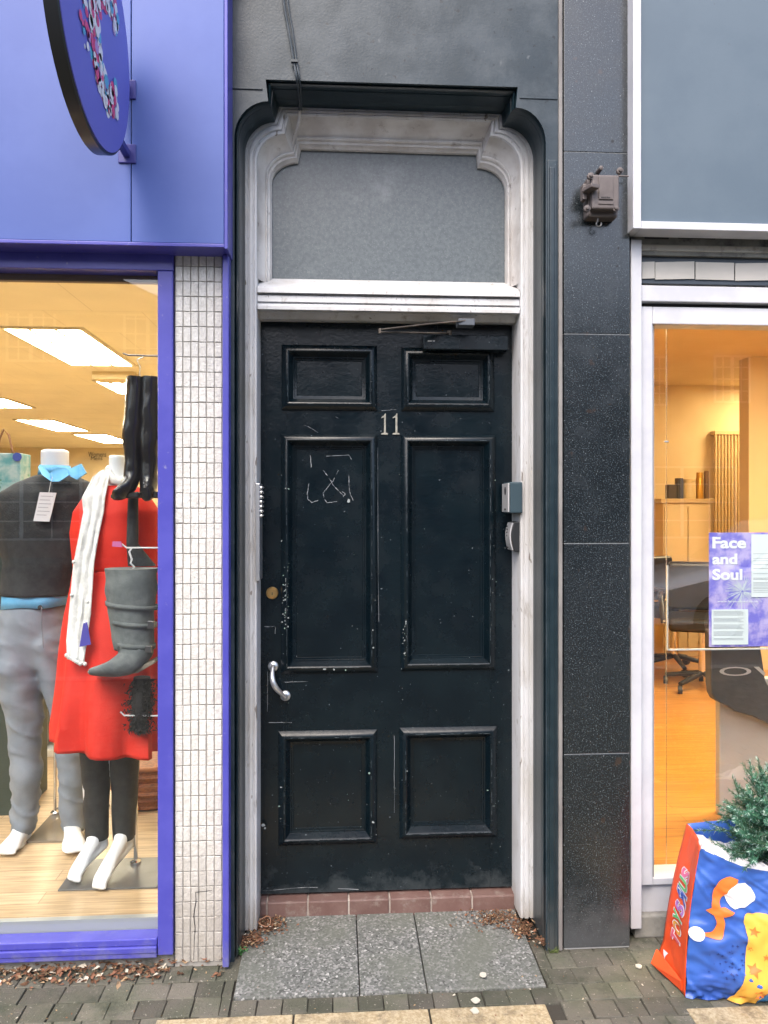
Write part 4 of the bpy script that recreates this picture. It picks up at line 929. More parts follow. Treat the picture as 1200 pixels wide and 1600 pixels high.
for a, b, t_, bt, ti in ((1003.5, 1023, 409, 435, .3), (1024, 1085, 409, 436, .6), (1087, 1147, 410, 437, -.7), (1149, 1215, 411, 438, .4), (1217, 1300, 408, 440, 0)):
    w = MB(); w.poly([P(a, t_ + ti, 2.609), P(b, t_ - ti, 2.609), P(b, bt - ti, 2.609), P(a, bt + ti, 2.609)], (0, .004, 0)); w.build('cream_strip_panel', mat('cream_panel', (.50, .48, .43), .35, c2=(.56, .53, .48), vs=4), s2)
w = MB(); xp0, xp1 = X(986, 2.57), X(1003, 2.57); w.box(xp0, xp1, 2.57, 2.70, Z(1452, 2.57, 990), Z(374, 2.57, 990)); w.build('corner_post', M_alu, s2, bevel=.003)
w = MB(); w.box(xp1 + .001, XR, 2.585, 2.68, Z(472, 2.585, 1090), Z(447, 2.585, 1090)); w.build('rail', M_alu, s2, bevel=.003)
w = MB(); w.box(xp1 + .001, XR, 2.612, 2.68, Z(480, 2.585, 1090), Z(472, 2.585, 1090) - .001); w.build('shade_strip', M_dark, s2)  # dark strip standing in for the shade line under the rail
zi1, zi0 = Z(480, 2.60, 1090), Z(1381, 2.60, 1090); xi = X(1020, 2.60); zhd = Z(507, 2.60, 1090)
w = MB(); w.box(xp1 + .001, xi, 2.60, 2.68, zi0, zi1); w.box(xi + .0006, XR, 2.6005, 2.68, zhd, zi1); w.build('window_frame', M_alu, s2, bevel=.003)
w = MB(); w.box(xi + .001, XR, 2.612, 2.68, Z(1381, 2.612, 1090), Z(1370, 2.612, 1090)); w.build('window_sill', M_alu, s2, bevel=.003)
w = MB(); zp = Z(1425, 2.62, 1030); w.box(xp1 + .001, XR, 2.625, 2.75, zp, zi0 - .001); w.build('lower_panel', M_alu, s2)
w = MB(); w.box(X(992, 2.60), XR, 2.60, 2.75, 0, zp - .001); w.build('plinth', M_conc, s2, bevel=.006)
w = MB(); w.box(xi - .005, XR, 2.636, 2.642, Z(1372, 2.62, 1090), zhd + .01); w.build('window_pane', glass_mat('double_glazing', (.95, .97, .96), boost=2.6), s2)
w = MB(); w.box(xi + .001, xi + .012, 2.618, 2.635, zi0 + .02, zhd); w.build('glazing_bead', mat('grey_bead', (.3, .3, .32), .4), s2)
RF2 = .15
w = MB(); w.box(.95, 9, 2.68, 9.2, RF2 - .05, RF2); w.build('shop_floor', floor_mat('orange_wood', (.42, .19, .038), (.48, .22, .05), (.25, .10, .018), 1.4, .07, .3), s2)
M_warm = mat('warm_wall', (.74, .60, .36), .75, c2=(.70, .55, .31), vs=2)
w = MB(); w.box(.95, 9, 2.62, 9.2, 2.72, 2.8); w.build('shop_ceiling', M_warm, s2)
YBW = 7.6
w = MB(); w.box(.95, 9, YBW, YBW + .1, RF2, 2.72); w.box(.93, .95, 2.7, YBW, 0, 2.8); w.box(9, 9.05, 2.7, 9.2, 0, 2.8); w.box(.95, 9, 2.64, 2.70, zi1 + .02, 2.8); w.box(XR - .06, 9, 2.64, 2.72, 0, 2.8); w.build('shop_wall', M_warm, s2)
w = MB(); w.box(X(1170, 6.1), 9, 6.1, 6.25, RF2, 2.72); w.build('partition', mat('tan_wall', (.66, .52, .31), .75), s2)
M_lamp = mat('warm_lamp', (.9, .8, .6), .5, emit=((1, .76, .46), 42))
for x_, y_, lb in ((2.1, 3.5, 'warm square ceiling light just inside the right shop window'), (3.6, 4.1, 'warm square ceiling light in the middle of the right shop'), (4.4, 6.95, 'added warm fill light at the back of the right shop, hidden behind the partition')):
    o = thing('ceiling_light', (x_, y_, 2.70), lb, 'ceiling light', 'warm lights in the right shop')
    w = MB(); w.box(x_ - .3, x_ + .3, y_ - .3, y_ + .3, 2.705, 2.722); w.build('diffuser', M_lamp if y_ < 6 else mat('warm_fill_lamp', (.9, .8, .6), .5, emit=((1, .74, .42), 15)), o)  # rear lamp is added out of view to brighten the far wall
    w = MB()
    for q in ((x_ - .33, x_ - .3, y_ - .33, y_ + .33), (x_ + .3, x_ + .33, y_ - .33, y_ + .33), (x_ - .3, x_ + .3, y_ - .33, y_ - .3), (x_ - .3, x_ + .3, y_ + .3, y_ + .33)): w.box(*q, 2.698, 2.721)
    w.build('frame', mat('lamp_frame', (.5, .45, .38), .5), o)
q = P(1053, 538, 4.6)
w = MB(); w.lathe((q.x, q.y, 2.725), (0, 0, -1), [(.05, 0), (.05, .02), (.03, .05), (.045, .06), (.04, .09)], 16); tag(w.build('ceiling_sensor', mat('bronze', (.12, .07, .04), .5), smooth=40), 'small brown fitting on the right shop ceiling', 'ceiling fitting')
# radiator
ra = thing('radiator', (X(1140, 7.45), 7.5, RF2 + .1), 'tall cream column radiator on the far wall of the right shop', 'radiator')
x0, x1 = X(1117, 7.5), X(1163, 7.5); z0, z1 = Z(880, 7.5, 1140), Z(676, 7.5, 1140); M_rad = mat('radiator_cream', (.62, .46, .24), .45)
for k in range(9):
    xx = x0 + (x1 - x0) * (k + .5) / 9; w = MB(); w.tube([(xx, 7.52, z0), (xx, 7.52, z1)], .013, 10); w.build('column', M_rad, ra, smooth=50)
w = MB(); w.box(x0, x1, 7.50, 7.6, z1 - .02, z1 + .02); w.box(x0, x1, 7.50, 7.6, z0 - .02, z0 + .02); w.build('header', M_rad, ra, bevel=.005)
# cabinet with pots
ca = thing('cabinet', (X(1072, 6.7), 6.7, RF2), 'tall cream cabinet below the radiator side, pots on top', 'cabinet')
ca['label'] = 'tall cream cabinet with pots standing on its top'
x0, x1 = X(1036, 6.7), X(1111, 6.7); zc = Z(786, 6.7, 1072); M_cab = mat('cabinet_cream', (.62, .47, .26), .5)
w = MB(); w.box(x0, x1, 6.7, 7.1, RF2, zc - .001); w.build('carcass', M_cab, ca, bevel=.004)
w = MB(); w.box(x0 - .03, x1 + .02, 6.67, 7.1, zc, zc + .04); w.build('top', mat('cabinet_top', (.5, .36, .18), .5), ca, bevel=.004)
for k in range(2):
    w = MB(); a = x0 + (x1 - x0) * (.02 + .49 * k); w.box(a, a + (x1 - x0) * .47, 6.684, 6.699, RF2 + .05, zc - .03); w.build('door', M_cab, ca, bevel=.003)
zt = zc + .04
def pbox_thing(name, a, b, top_, m, label, cat, round_=False):
    x0, x1 = X(a, 6.75), X(b, 6.75); z1 = Z(top_, 6.75, (a + b) / 2); w = MB()
    if round_:
        r = (x1 - x0) / 2; h = z1 - zt; w.lathe(((x0 + x1) / 2, 6.78, zt), (0, 0, 1), [(r * .96, 0), (r, .01), (r, h * .72), (r * .85, h * .8), (r * .88, h * .82), (r * .88, h - .005), (r * .8, h)], 24)
        o = w.build(name, m, smooth=40)
    else: w.box(x0, x1, 6.74, 6.74 + (x1 - x0), zt, z1); o = w.build(name, m, bevel=.004)
    tag(o, label, cat)
pbox_thing('box', 1044, 1057, 757, mat('box_brown', (.055, .04, .03), .5), 'shorter dark box on the cream cabinet', 'box')
pbox_thing('box', 1057.5, 1067, 747, mat('box_black', (.03, .024, .02), .5), 'taller dark box beside the pale jar on the cabinet', 'box')
pbox_thing('jar', 1068, 1089, 748, mat('jar_cream', (.6, .46, .24), .35), 'wide cream lidded jar between the box and gold bottle', 'jar', True)
pbox_thing('bottle', 1090, 1101, 738, mat('gold_foil', (.6, .33, .05), .3, .6), 'shiny gold bottle on the cream cabinet', 'bottle', True)
pbox_thing('canister', 1102.5, 1110, 736, mat('brown_tin', (.2, .12, .06), .5), 'slim brown canister beside the gold bottle', 'canister', True)
# salon chairs
M_vinyl = mat('black_vinyl', (.016, .014, .013), .35)
def salon_chair(px, Y, rz, label):
    o = thing('salon_chair', (X(px, Y), Y, RF2), label, 'chair', 'black salon chairs')
    o.rotation_euler = (0, 0, rz); bx_, by_ = o['_o'][0], o['_o'][1]
    w = MB(); w.box(bx_ - .24, bx_ + .24, by_ - .22, by_ + .22, RF2 + .44, RF2 + .54); w.build('seat', M_vinyl, o, bevel=.03, seg=3)
    w = MB(); w.box(bx_ - .24, bx_ + .24, by_ + .19, by_ + .27, RF2 + .55, RF2 + .92); w.build('backrest', M_vinyl, o, bevel=.03, seg=3)
    for s_ in (-1, 1):
        w = MB(); w.tube([(bx_ + s_ * .27, by_ + .2, RF2 + .5), (bx_ + s_ * .29, by_ + .15, RF2 + .68), (bx_ + s_ * .29, by_ - .18, RF2 + .68), (bx_ + s_ * .27, by_ - .2, RF2 + .5)], .022, 8); w.build('armrest', M_vinyl, o, smooth=50)
    w = MB(); w.tube([(bx_, by_, RF2 + .1), (bx_, by_, RF2 + .45)], .03, 12); w.build('column', M_chrome, o, smooth=50)
    for k in range(5):
        a = 2 * math.pi * k / 5 + .3; e_ = Vector((bx_ + .27 * math.cos(a), by_ + .27 * math.sin(a), RF2 + .07))
        w = MB(); w.tube([(bx_, by_, RF2 + .12), e_], [.022, .016], 8); lg = w.build('leg', M_black, o, smooth=50)
        w = MB(); w.lathe(e_ + Vector((-.015, 0, -.04)), (1, 0, 0), [(.03, 0), (.03, .03)], 14); w.build('castor', M_black, lg)
salon_chair(1054, 6.15, .5, 'black salon chair on castors farther from the poster'); salon_chair(1098, 5.5, -.4, 'black salon chair on castors, partly behind the purple poster')
# poster in its acrylic holder
po = thing('window_poster', P(1180, 1010, 2.72), 'purple firework poster with white lettering behind the right window', 'poster')
YP = 2.72
w = MB(); w.box(X(1108, YP), X(1262, YP), YP, YP + .002, Z(1010, YP, 1180), Z(832, YP, 1180))
w.build('sheet', mat('poster_print', (.19, .17, .72), .5, c2=(.56, .47, .86), vs=14, speck=[((.72, .76, .92), 7, .60, .75)], vlo=.4, vhi=.6), po)
w = MB(); f = lambda u, v: P(u, v, YP - .0014)
for body, a, b, c, d in (('Face', 1113, 1166, 839, 857), ('and', 1113, 1152, 865, 882), ('Soul', 1113, 1160, 889, 906.5)): put_text(w, body, f, a, b, d, c, .035)
w.build('lettering', mat('poster_white', (.9, .92, .94), .6), po)
w = MB(); rp_ = random.Random(6); cc = (1160, 924)
for i in range(95):
    a = rp_.uniform(0, 2 * math.pi); r0, r1 = rp_.uniform(1, 9), rp_.uniform(14, 34); wd = .35
    for seg_ in range(3):
        ra_, rb_ = r0 + (r1 - r0) * seg_ / 3, r0 + (r1 - r0) * (seg_ + 1) / 3; sag = lambda r_: .004 * r_ * r_
        p = [(cc[0] + math.cos(a) * ra_ - math.sin(a) * wd, cc[1] + math.sin(a) * ra_ * .95 + math.cos(a) * wd + sag(ra_)), (cc[0] + math.cos(a) * ra_ + math.sin(a) * wd, cc[1] + math.sin(a) * ra_ * .95 - math.cos(a) * wd + sag(ra_)),
             (cc[0] + math.cos(a) * rb_ + math.sin(a) * wd * .6, cc[1] + math.sin(a) * rb_ * .95 - math.cos(a) * wd * .6 + sag(rb_)), (cc[0] + math.cos(a) * rb_ - math.sin(a) * wd * .6, cc[1] + math.sin(a) * rb_ * .95 + math.cos(a) * wd * .6 + sag(rb_))]
        w.add([P(x, y, YP - .0008 - i * 2e-6) for x, y in p], [(0, 1, 2, 3)])
w.build('firework', mat('firework_white', (.66, .72, .8), .6), po)
M_paper = mat('paper', (.80, .86, .90), .7); M_ink = mat('grey_ink', (.25, .28, .34), .8)
for (a, b, c, d, lines) in ((1112, 1169, 952, 1007, [(955 + 1.9 * k + 3.0 * (k // 4)) for k in range(18)]), (1174, 1232, 835, 933, [865, 872, 876, 882, 888, 896, 903, 905, 910, 912, 914, 917, 919, 922, 925])):
    w = MB(); w.box(X(a, YP - .003), X(b, YP - .003), YP - .0035, YP - .0022, Z(d, YP, 1140), Z(c, YP, 1140)); pn = w.build('notice', M_paper, po)
    w = MB()
    for y_ in lines:
        if y_ < d - 2: w.add([P(x, y, YP - .0042) for x, y in ((a + 3, y_), (b - rp_.uniform(3, 16), y_), (b - 6, y_ + .7), (a + 3, y_ + .7))][:1] + [P(b - 5 - rp_.uniform(0, 10), y_, YP - .0042), P(b - 5 - 3, y_ + .5, YP - .0042), P(a + 3, y_ + .5, YP - .0042)], [(0, 1, 2, 3)])
    w.build('print', M_ink, pn)
w = MB(); put_text(w, 'www.faceandsoul.co.uk', f, 1121, 1185, 941, 938, .01); w.build('small_print', mat('poster_white', (.9, .92, .94), .6), po)
ah = thing('acrylic_holder', P(1075, 1013, 2.74), 'clear acrylic leaflet holder hung on wires beside the poster', 'leaflet holder')
w = MB(); w.box(X(1043, 2.728), X(1275, 2.728), 2.728, 2.736, Z(1014, 2.73, 1100), Z(883, 2.73, 1100)); w.build('pocket', M_acryl, ah)
w = MB(); w.box(X(1043, 2.728), X(1275, 2.728), 2.7245, 2.737, Z(1015.5, 2.73, 1100), Z(1013.5, 2.73, 1100)); w.box(X(1042.5, 2.728), X(1044, 2.728), 2.7275, 2.737, Z(1013.4, 2.73, 1100), Z(883, 2.73, 1100)); w.build('edge', mat('acrylic_edge', (.55, .57, .6), .2), ah)
w = MB(); w.tube([P(1041, 505, 2.745), P(1041, 1366, 2.745)], .0014, 6); w.build('wire', M_chrome, ah)
w = MB()
for y_ in (690, 970): w.lathe(P(1037.5, y_, 2.745), (1, 0, 0), [(.004, 0), (.004, .016)], 10)
w.build('clamp', M_chrome, ah)
# grey plinth with the dark lettered panel
w = MB(); x0 = X(1124, 3.25); w.box(x0, x0 + .55, 3.25, 3.29, RF2, Z(1060, 3.25, 1160)); tag(w.build('display_board', mat('putty_grey', (.40, .38, .36), .5, c2=(.36, .34, .32), vs=3), bevel=.006), 'pale grey upright board behind the little fir tree', 'board')
dp = thing('lettered_sign', P(1170, 1120, 3.2), 'dark rounded sign with pale lettering below the poster', 'sign')
o_ = [(1110, 985), (1111, 1070), (1113, 1085), (1118, 1094), (1126, 1099), (1135, 1102), (1150, 1112), (1163, 1116), (1175, 1119), (1200, 1131), (1240, 1142), (1280, 1142), (1280, 1075), (1203, 1075), (1196, 1062), (1193, 1040), (1189, 1013), (1184, 985)]
w = MB(); w.poly([P(x, y, 3.19) for x, y in o_], (0, .055, 0)); w.build('board', mat('charcoal_panel', (.035, .034, .035), .6, c2=(.05, .047, .046), vs=8, bump=.2, bs=40), dp, bevel=.006)
w = MB(); put_text(w, 'O', lambda u, v: P(u, v, 3.187), 1124, 1174, 1056, 1042, .0); w.poly([P(x, y, 3.187) for x, y in ((1178, 1042), (1186, 1042), (1196, 1052), (1194, 1056))], (0, .002, 0)); w.build('lettering', mat('pale_letter', (.42, .4, .38), .6), dp)

# ------------------------------------------------------------------ carrier bag with the little fir tree
BFL, BBL, BFR, BBR = Vector((1.062, 2.278, .004)), Vector((1.060, 2.45, .004)), Vector((1.63, 2.235, .004)), Vector((1.63, 2.43, .004))
TFL, TBL, TFR, TBR = Vector((1.112, 2.285, .455)), Vector((1.150, 2.455, .455)), Vector((1.61, 2.31, .45)), Vector((1.60, 2.46, .46))
def S_front(u, v):
    p = BFL.lerp(BFR, u).lerp(TFL.lerp(TFR, u), v)
    p.y -= .076 * math.sin(math.pi * min(1, max(0, u))) ** .7 * (1 - .75 * v) * min(1, .25 + v * 5)
    p.z -= .075 * math.sin(math.pi * u) * v ** 3
    p.x -= .012 * math.sin(math.pi * v) * (1 - u)
    n_ = noise.noise((u * 6 + v * 3, v * 7 - u * 2, 1.3)) * .013 + noise.noise((u * 14 - v * 9, v * 17, 7)) * .0035 + (1 - min(1, abs(noise.noise((u * 7 + v * 5, v * 4, 2))) * 5)) * -.006
    lo = max(0, .22 - v) / .22; n_ += lo * .016 * noise.noise((u * 22, v * 30, 4))
    p.y += n_; return p
def S_gus(u, v):
    p = BBL.lerp(BFL, u).lerp(TBL.lerp(TFL, u), v)
    p.x -= .012 * math.sin(math.pi * v) - .010 * math.sin(math.pi * u) * v
    lo = max(0, .16 - v) / .16
    p.x -= lo * .022 * (1 - u) * (1 - u)
    p.x += (noise.noise((u * 3, v * 8, 3.1)) * .006 + noise.noise((u * 8, v * 16, 9)) * .003) * math.sin(math.pi * u) ** .5 if 0 < u < 1 else 0
    return p
def S_right(u, v):
    p = BFR.lerp(BBR, u).lerp(TFR.lerp(TBR, u), v); p.x += .02 * math.sin(math.pi * v); return p
def S_back(u, v):
    p = BBR.lerp(BBL, u).lerp(TBR.lerp(TBL, u), v); p.y += .02 * math.sin(math.pi * u) * (1 - v); p.z += .01 * math.sin(math.pi * u) * v; return p
bag = thing('shopping_bag', (1.35, 2.35, 0), 'large blue and orange shopping bag holding a little fir tree', 'bag')
def surf(S, nu, nv): return [[S(i / nu, j / nv) for i in range(nu + 1)] for j in range(nv + 1)]
M_bagblue = mat('bag_blue', (.028, .085, .36), .38, c2=(.04, .12, .43), vs=6, spec=.5, bump=.15, bs=40)
M_bagor = mat('bag_orange', (.74, .075, .018), .4, c2=(.78, .1, .025), vs=5, spec=.5, bump=.1, bs=40)
w = MB(); w.grid(surf(S_front, 110, 84)); fp_ = w
w = MB(); w.grid(surf(S_back, 24, 12)); w.build('back_panel', M_bagblue, bag, smooth=70, solid=.0015)
w = MB(); w.grid(surf(S_gus, 16, 32)); w.build('side_gusset', M_bagor, bag, smooth=70, solid=.0015)
w = MB(); w.grid(surf(S_right, 12, 16)); w.build('side_gusset', M_bagor, bag, smooth=70, solid=.0015)
w = MB(); w.grid([[S_front(i / 20, 0) for i in range(21)], [S_back(1 - i / 20, 0) for i in range(21)]]); w.build('base', M_bagblue, bag)
# corner flap and white lining
w = MB(); a = BBL + Vector((-.016, .0, .045)); w.poly([a, a + Vector((-.024, -.015, -.035)), BFL + Vector((-.002, .02, .004)), BFL + Vector((-.006, .02, .035))], (.004, 0, .002)); w.build('corner_flap', M_bagor, bag, smooth=40)
w = MB(); rim = [S_front(i / 24, .985) for i in range(25)] + [S_right(i / 8, .97) for i in range(1, 8)] + [S_back(i / 24, .80) for i in range(25)] + [S_gus(i / 8, .93) for i in range(1, 8)]
cen = sum(rim, Vector()) / len(rim); rows = []
for k, (sc_, dzz) in enumerate(((.992, .003), (.97, .016), (.93, .022), (.85, .010), (.7, -.02), (.5, -.035), (.3, -.05), (.05, -.06))):
    rr = []
    for i, p in enumerate(rim):
        q = cen + (p - cen) * sc_; q.z = p.z + dzz + (noise.noise((i * .5, k * 1.4, 2)) * .022 if k else 0); rr.append(q)
    rows.append(rr)
w.grid(rows, close=True); w.build('lining', mat('white_plastic', (.74, .74, .78), .35), bag, smooth=60)
def off(S, e):
    def f_(u, v):
        p = S(u, v); d1 = S(min(u + .01, 1), v) - S(max(u - .01, 0), v); d2 = S(u, min(v + .01, 1)) - S(u, max(v - .01, 0)); n_ = d1.cross(d2)
        return p + n_.normalized() * e if n_.length > 0 else p
    return f_
def patch(w, S, pts, e, mi=0, rings=6, fine=4):
    f_ = off(S, e + .0014); o = []
    for i in range(len(pts)):
        a = pts[i]; b = pts[(i + 1) % len(pts)]
        for k in range(fine): o.append((a[0] + (b[0] - a[0]) * k / fine, a[1] + (b[1] - a[1]) * k / fine))
    cx = sum(p[0] for p in o) / len(o); cy = sum(p[1] for p in o) / len(o)
    w.grid([[f_(cx + (x - cx) * s, cy + (y - cy) * s) for x, y in o] for s in [max(.001, i / rings) for i in range(rings + 1)]], True, mi)
def bandp(w, S, L, Rr, e, mi=0, nu=8, nv=24):
    f_ = off(S, e + .0014); rows = []
    def at_(c, t):
        k = t * (len(c) - 1); i = min(int(k), len(c) - 2); q = k - i; n_ = len(c) - 1
        return tuple(.5 * (2 * c[i][j] + (c[i + 1][j] - c[max(i - 1, 0)][j]) * q + (2 * c[max(i - 1, 0)][j] - 5 * c[i][j] + 4 * c[i + 1][j] - c[min(i + 2, n_)][j]) * q * q + (3 * c[i][j] - c[max(i - 1, 0)][j] - 3 * c[i + 1][j] + c[min(i + 2, n_)][j]) * q ** 3) for j in (0, 1))
    for j in range(nv + 1):
        l, r = at_(L, j / nv), at_(Rr, j / nv); rows.append([f_(l[0] + (r[0] - l[0]) * i / nu, l[1] + (r[1] - l[1]) * i / nu) for i in range(nu + 1)])
    w.grid(rows, False, mi)
M_yel = mat('print_yellow', (.74, .40, .06), .4); M_or = mat('print_orange', (.74, .17, .03), .4); M_cy = mat('print_cyan', (.03, .22, .55), .4); M_wp = mat('print_white', (.74, .76, .8), .4)
w = fp_
def ink(mi):                                   # everything printed since the last call takes this ink
    n = len(w.m); k = next((i for i in range(n) if w.m[i] == -1), n)
    for i in range(k, n): w.m[i] = mi
bandp(w, S_front, [(.21, .01), (.235, .10), (.27, .25), (.285, .40), (.28, .52), (.27, .585), (.30, .625)], [(.34, .01), (.38, .12), (.40, .25), (.415, .40), (.425, .52), (.425, .585), (.40, .625)], .0022, -1); ink(1)
bandp(w, S_front, [(.345, .01), (.385, .12), (.405, .25), (.42, .40), (.43, .52), (.43, .60)], [(.97, .01), (.97, .12), (.97, .25), (.97, .40), (.97, .52), (.97, .60)], .0020, -1, nu=24); ink(3)
for u, v, r, ro in ((.325, .50, .034, .2), (.305, .385, .018, .5), (.385, .33, .024, .1), (.315, .25, .042, .35), (.345, .10, .034, .0), (.27, .06, .02, .3)):
    patch(w, S_front, [(u + r * (1 if k % 2 == 0 else .45) * math.sin(ro + k * math.pi / 5), v + r * 1.15 * (1 if k % 2 == 0 else .45) * math.cos(ro + k * math.pi / 5)) for k in range(10)], .0034, -1, rings=4, fine=2)
ink(2)
bandp(w, S_front, [(.235, .87), (.17, .87), (.115, .81), (.095, .70), (.105, .61), (.130, .535), (.11, .475), (.055, .455)], [(.225, .74), (.19, .74), (.155, .71), (.14, .66), (.155, .60), (.172, .53), (.155, .43), (.06, .44)], .0026, -1, nv=40)
patch(w, S_front, [(.07, .61), (.10, .635), (.17, .64), (.22, .615), (.17, .585), (.11, .585)], .0036, -1); ink(2)
patch(w, S_front, [(.035 + .038 * math.cos(a), .445 + .043 * math.sin(a)) for a in [2 * math.pi * i / 16 for i in range(16)]], .0034, -1, fine=1)
patch(w, S_front, [(.165, .735), (.20, .80), (.235, .84), (.275, .85), (.315, .815), (.335, .77), (.335, .72), (.30, .68), (.26, .655), (.225, .635), (.20, .655), (.18, .69)], .0034, -1); ink(4)
rs2 = random.Random(12)
for _ in range(34):
    u, v = rs2.gauss(.17, .05), rs2.uniform(.18, .40); r = rs2.uniform(.004, .011)
    patch(w, S_front, [(u + r * (1 if k % 2 == 0 else .4) * math.sin(k * math.pi / 4), v + r * (1 if k % 2 == 0 else .4) * math.cos(k * math.pi / 4)) for k in range(8)], .0024, -1, rings=1, fine=1)
ink(5)
fp_.build('front_panel', [M_bagblue, M_yel, M_or, M_cy, M_wp, mat('print_navy', (.012, .035, .19), .5)], bag, smooth=70)
# lettering up the side
lets = [('T', (.62, .10, .16)), ('O', (.75, .33, .04)), ('Y', (.12, .5, .16)), ('S', (.42, .16, .5)), ('R', (.03, .08, .42)), ('U', (.12, .5, .16)), ('S', (.68, .14, .3))]
adv = [.066, .074, .070, .066, .090, .072, .066]; v_ = .255
for (ch, c_), a_ in zip(lets, adv):
    big = 1.25 if ch == 'R' else 1.0; u0 = .70 + (.05 if ch == 'R' else 0) + (.02 if ch == 'S' else 0); hh = .40 * big
    for bold, e, m in ((.075, .0025, M_wp), (.03, .0040, mat('logo_' + ch + str(c_[0]), c_, .4))):
        vs, fs, _ = text2d(ch, bold, ch == 'R'); pad = .13 if bold > .05 else 0; f_ = off(S_gus, e); w = MB()
        w.add([f_(u0 - ((y - .5) * (1 + pad * 1.1) + .5) * hh, v_ + ((x - .5) * (1 + pad) + .5) * a_ * .9) for x, y in vs], fs)
        w.build('logo_letter' if bold < .05 else 'letter_outline', m, bag)
    v_ += a_
f_ = off(S_gus, .0042); w = MB(); u_, vv = .70, .255 + sum(adv[:4]) + .040
su_ = [(.46 + .045 * (1 if k % 2 == 0 else .42) * math.cos(k * math.pi / 5), vv + .018 * (1 if k % 2 == 0 else .42) * math.sin(k * math.pi / 5)) for k in range(10)]
w.add([f_(.46, vv)] + [f_(*p) for p in su_], [(0, 1 + i, 1 + (i + 1) % 10) for i in range(10)]); w.build('logo_star', M_wp, bag)
w = MB(); bandp(w, S_gus, [(.12, .125), (.2, .09), (.3, .06)], [(.30, .135), (.24, .095), (.32, .055)], .0024, nu=4, nv=8); w.build('white_mark', M_wp, bag)
# little artificial fir
tc_ = Vector((1.365, 2.33, .40))
tr = thing('fir_tree', (tc_.x, tc_.y, .33), 'small blue green fir tree standing in the shopping bag', 'tree')
w = MB(); w.tube([tc_ + Vector((0, 0, -.12)), tc_ + Vector((.005, 0, .05)), tc_ + Vector((0, .0, .22))], [.012, .009, .004], 8); w.build('trunk', mat('twig', (.11, .06, .03), .8), tr, smooth=50)
rt_ = random.Random(17); w = MB(); tw = MB()
def spray(base, d, L, dens=1.0):
    d = d.normalized(); nseg = max(6, int(L / .0042 * dens)); a = d.orthogonal().normalized(); b = d.cross(a); curve = Vector((rt_.uniform(-.2, .2), rt_.uniform(-.2, .2), rt_.uniform(-.05, .35)))
    pts = []
    for i in range(nseg + 1):
        t = i / nseg; p = base + d * L * t + curve * L * .5 * t * t; pts.append(p)
        if t < .06: continue
        for k in range(4):
            ph = rt_.uniform(0, 2 * math.pi); o = (a * math.cos(ph) + b * math.sin(ph)); nd = (o * .9 + d * rt_.uniform(.35, .9)).normalized() * rt_.uniform(.013, .021) * (1 - .35 * t)
            sd_ = nd.cross(d).normalized() * rt_.uniform(.0011, .0018)
            mi = rt_.choices([0, 1, 2], [5, 3, 2 if t > .6 else 1])[0]
            w.add([p - sd_, p + sd_, p + nd + sd_ * .4, p + nd - sd_ * .4], [(0, 1, 2, 3)], mi)
    tw.tube([pts[0], pts[len(pts) // 2], pts[-1]], [.0016, .0012, .0006], 5); return pts
for i in range(105):
    az = rt_.uniform(0, 2 * math.pi); el = R(rt_.uniform(-22, 78)); hz = rt_.uniform(-.03, .15); base = tc_ + Vector((0, 0, hz))
    d = Vector((math.cos(az) * math.cos(el), math.sin(az) * math.cos(el) * .75, math.sin(el))); L = rt_.uniform(.12, .215) * (1 if el < R(45) else .8)
    pts = spray(base, d, L)
    for f2 in (.38, .55, .72):
        q = pts[int(f2 * (len(pts) - 1))]; spray(q, d + Vector((rt_.uniform(-1, 1), rt_.uniform(-1, 1), rt_.uniform(-.6, .9))) * .9, rt_.uniform(.04, .085))
w.build('foliage', [mat('fir_green', (.07, .215, .13), .6), mat('fir_dark', (.03, .12, .075), .6), mat('fir_tip', (.38, .52, .46), .6)], tr)
tw.build('branch', mat('twig_green', (.05, .09, .04), .8), tr)

# ------------------------------------------------------------------ litter and weeds
rl = random.Random(31); w = MB()
def flake(x, y, z, r, mi):
    a = rl.uniform(0, 6.28); t = rl.uniform(-.7, .7); u = Vector((math.cos(a), math.sin(a), t * .5)) * r; v = Vector((-math.sin(a), math.cos(a), rl.uniform(-.6, .6))) * r * rl.uniform(.25, .6)
    c = Vector((x, y, z)); w.add([c - u, c - u * .3 + v, c + u * .5 + v * .8 + Vector((0, 0, r * .4)), c + u, c + u * .3 - v], [(0, 1, 2, 3, 4)], mi)
for _ in range(560):
    px = rl.uniform(-40, 352); q = G(px, 1520 - (px / 350) * 10, 0); dn = rl.random() ** 2 * .07 + (.03 if rl.random() < .08 else 0)
    if px > 255 and rl.random() < .72: continue
    flake(q.x, 2.535 - dn, .004 + max(0, .026 - dn * .5) * rl.random(), rl.uniform(.004, .016), rl.choices([0, 1, 2, 3], [5, 4, 2, 1])[0])
for cx, cy, sx, sy, n_ in ((418, 1450, 22, 10, 620), (396, 1474, 14, 7, 300), (775, 1440, 38, 10, 520), (818, 1458, 16, 9, 300), (380, 1478, 10, 8, 120), (846, 1476, 12, 5, 110)):
    for _ in range(n_):
        px, py = rl.gauss(cx, sx * .6), rl.gauss(cy, sy * .7); q = G(px, py, .012)
        if q.y < 2.772: flake(q.x, q.y, .02 + .016 * rl.random(), rl.uniform(.002, .008), rl.choices([0, 1, 2, 3], [6, 3, 1, .4])[0])
for _ in range(60):
    q = G(rl.uniform(0, 1060), rl.uniform(1525, 1598), 0); flake(q.x, q.y, .007, rl.uniform(.002, .005), rl.choice([1, 2, 3]))
tag(w.build('leaf_litter', [mat('leaf_brown', (.12, .06, .03), .9), mat('leaf_red', (.2, .09, .05), .85), mat('leaf_tan', (.34, .23, .13), .85), mat('leaf_pale', (.5, .45, .36), .85)]), 'brown dead leaves and grit along the foot of the walls', 'leaf litter', kind='stuff')
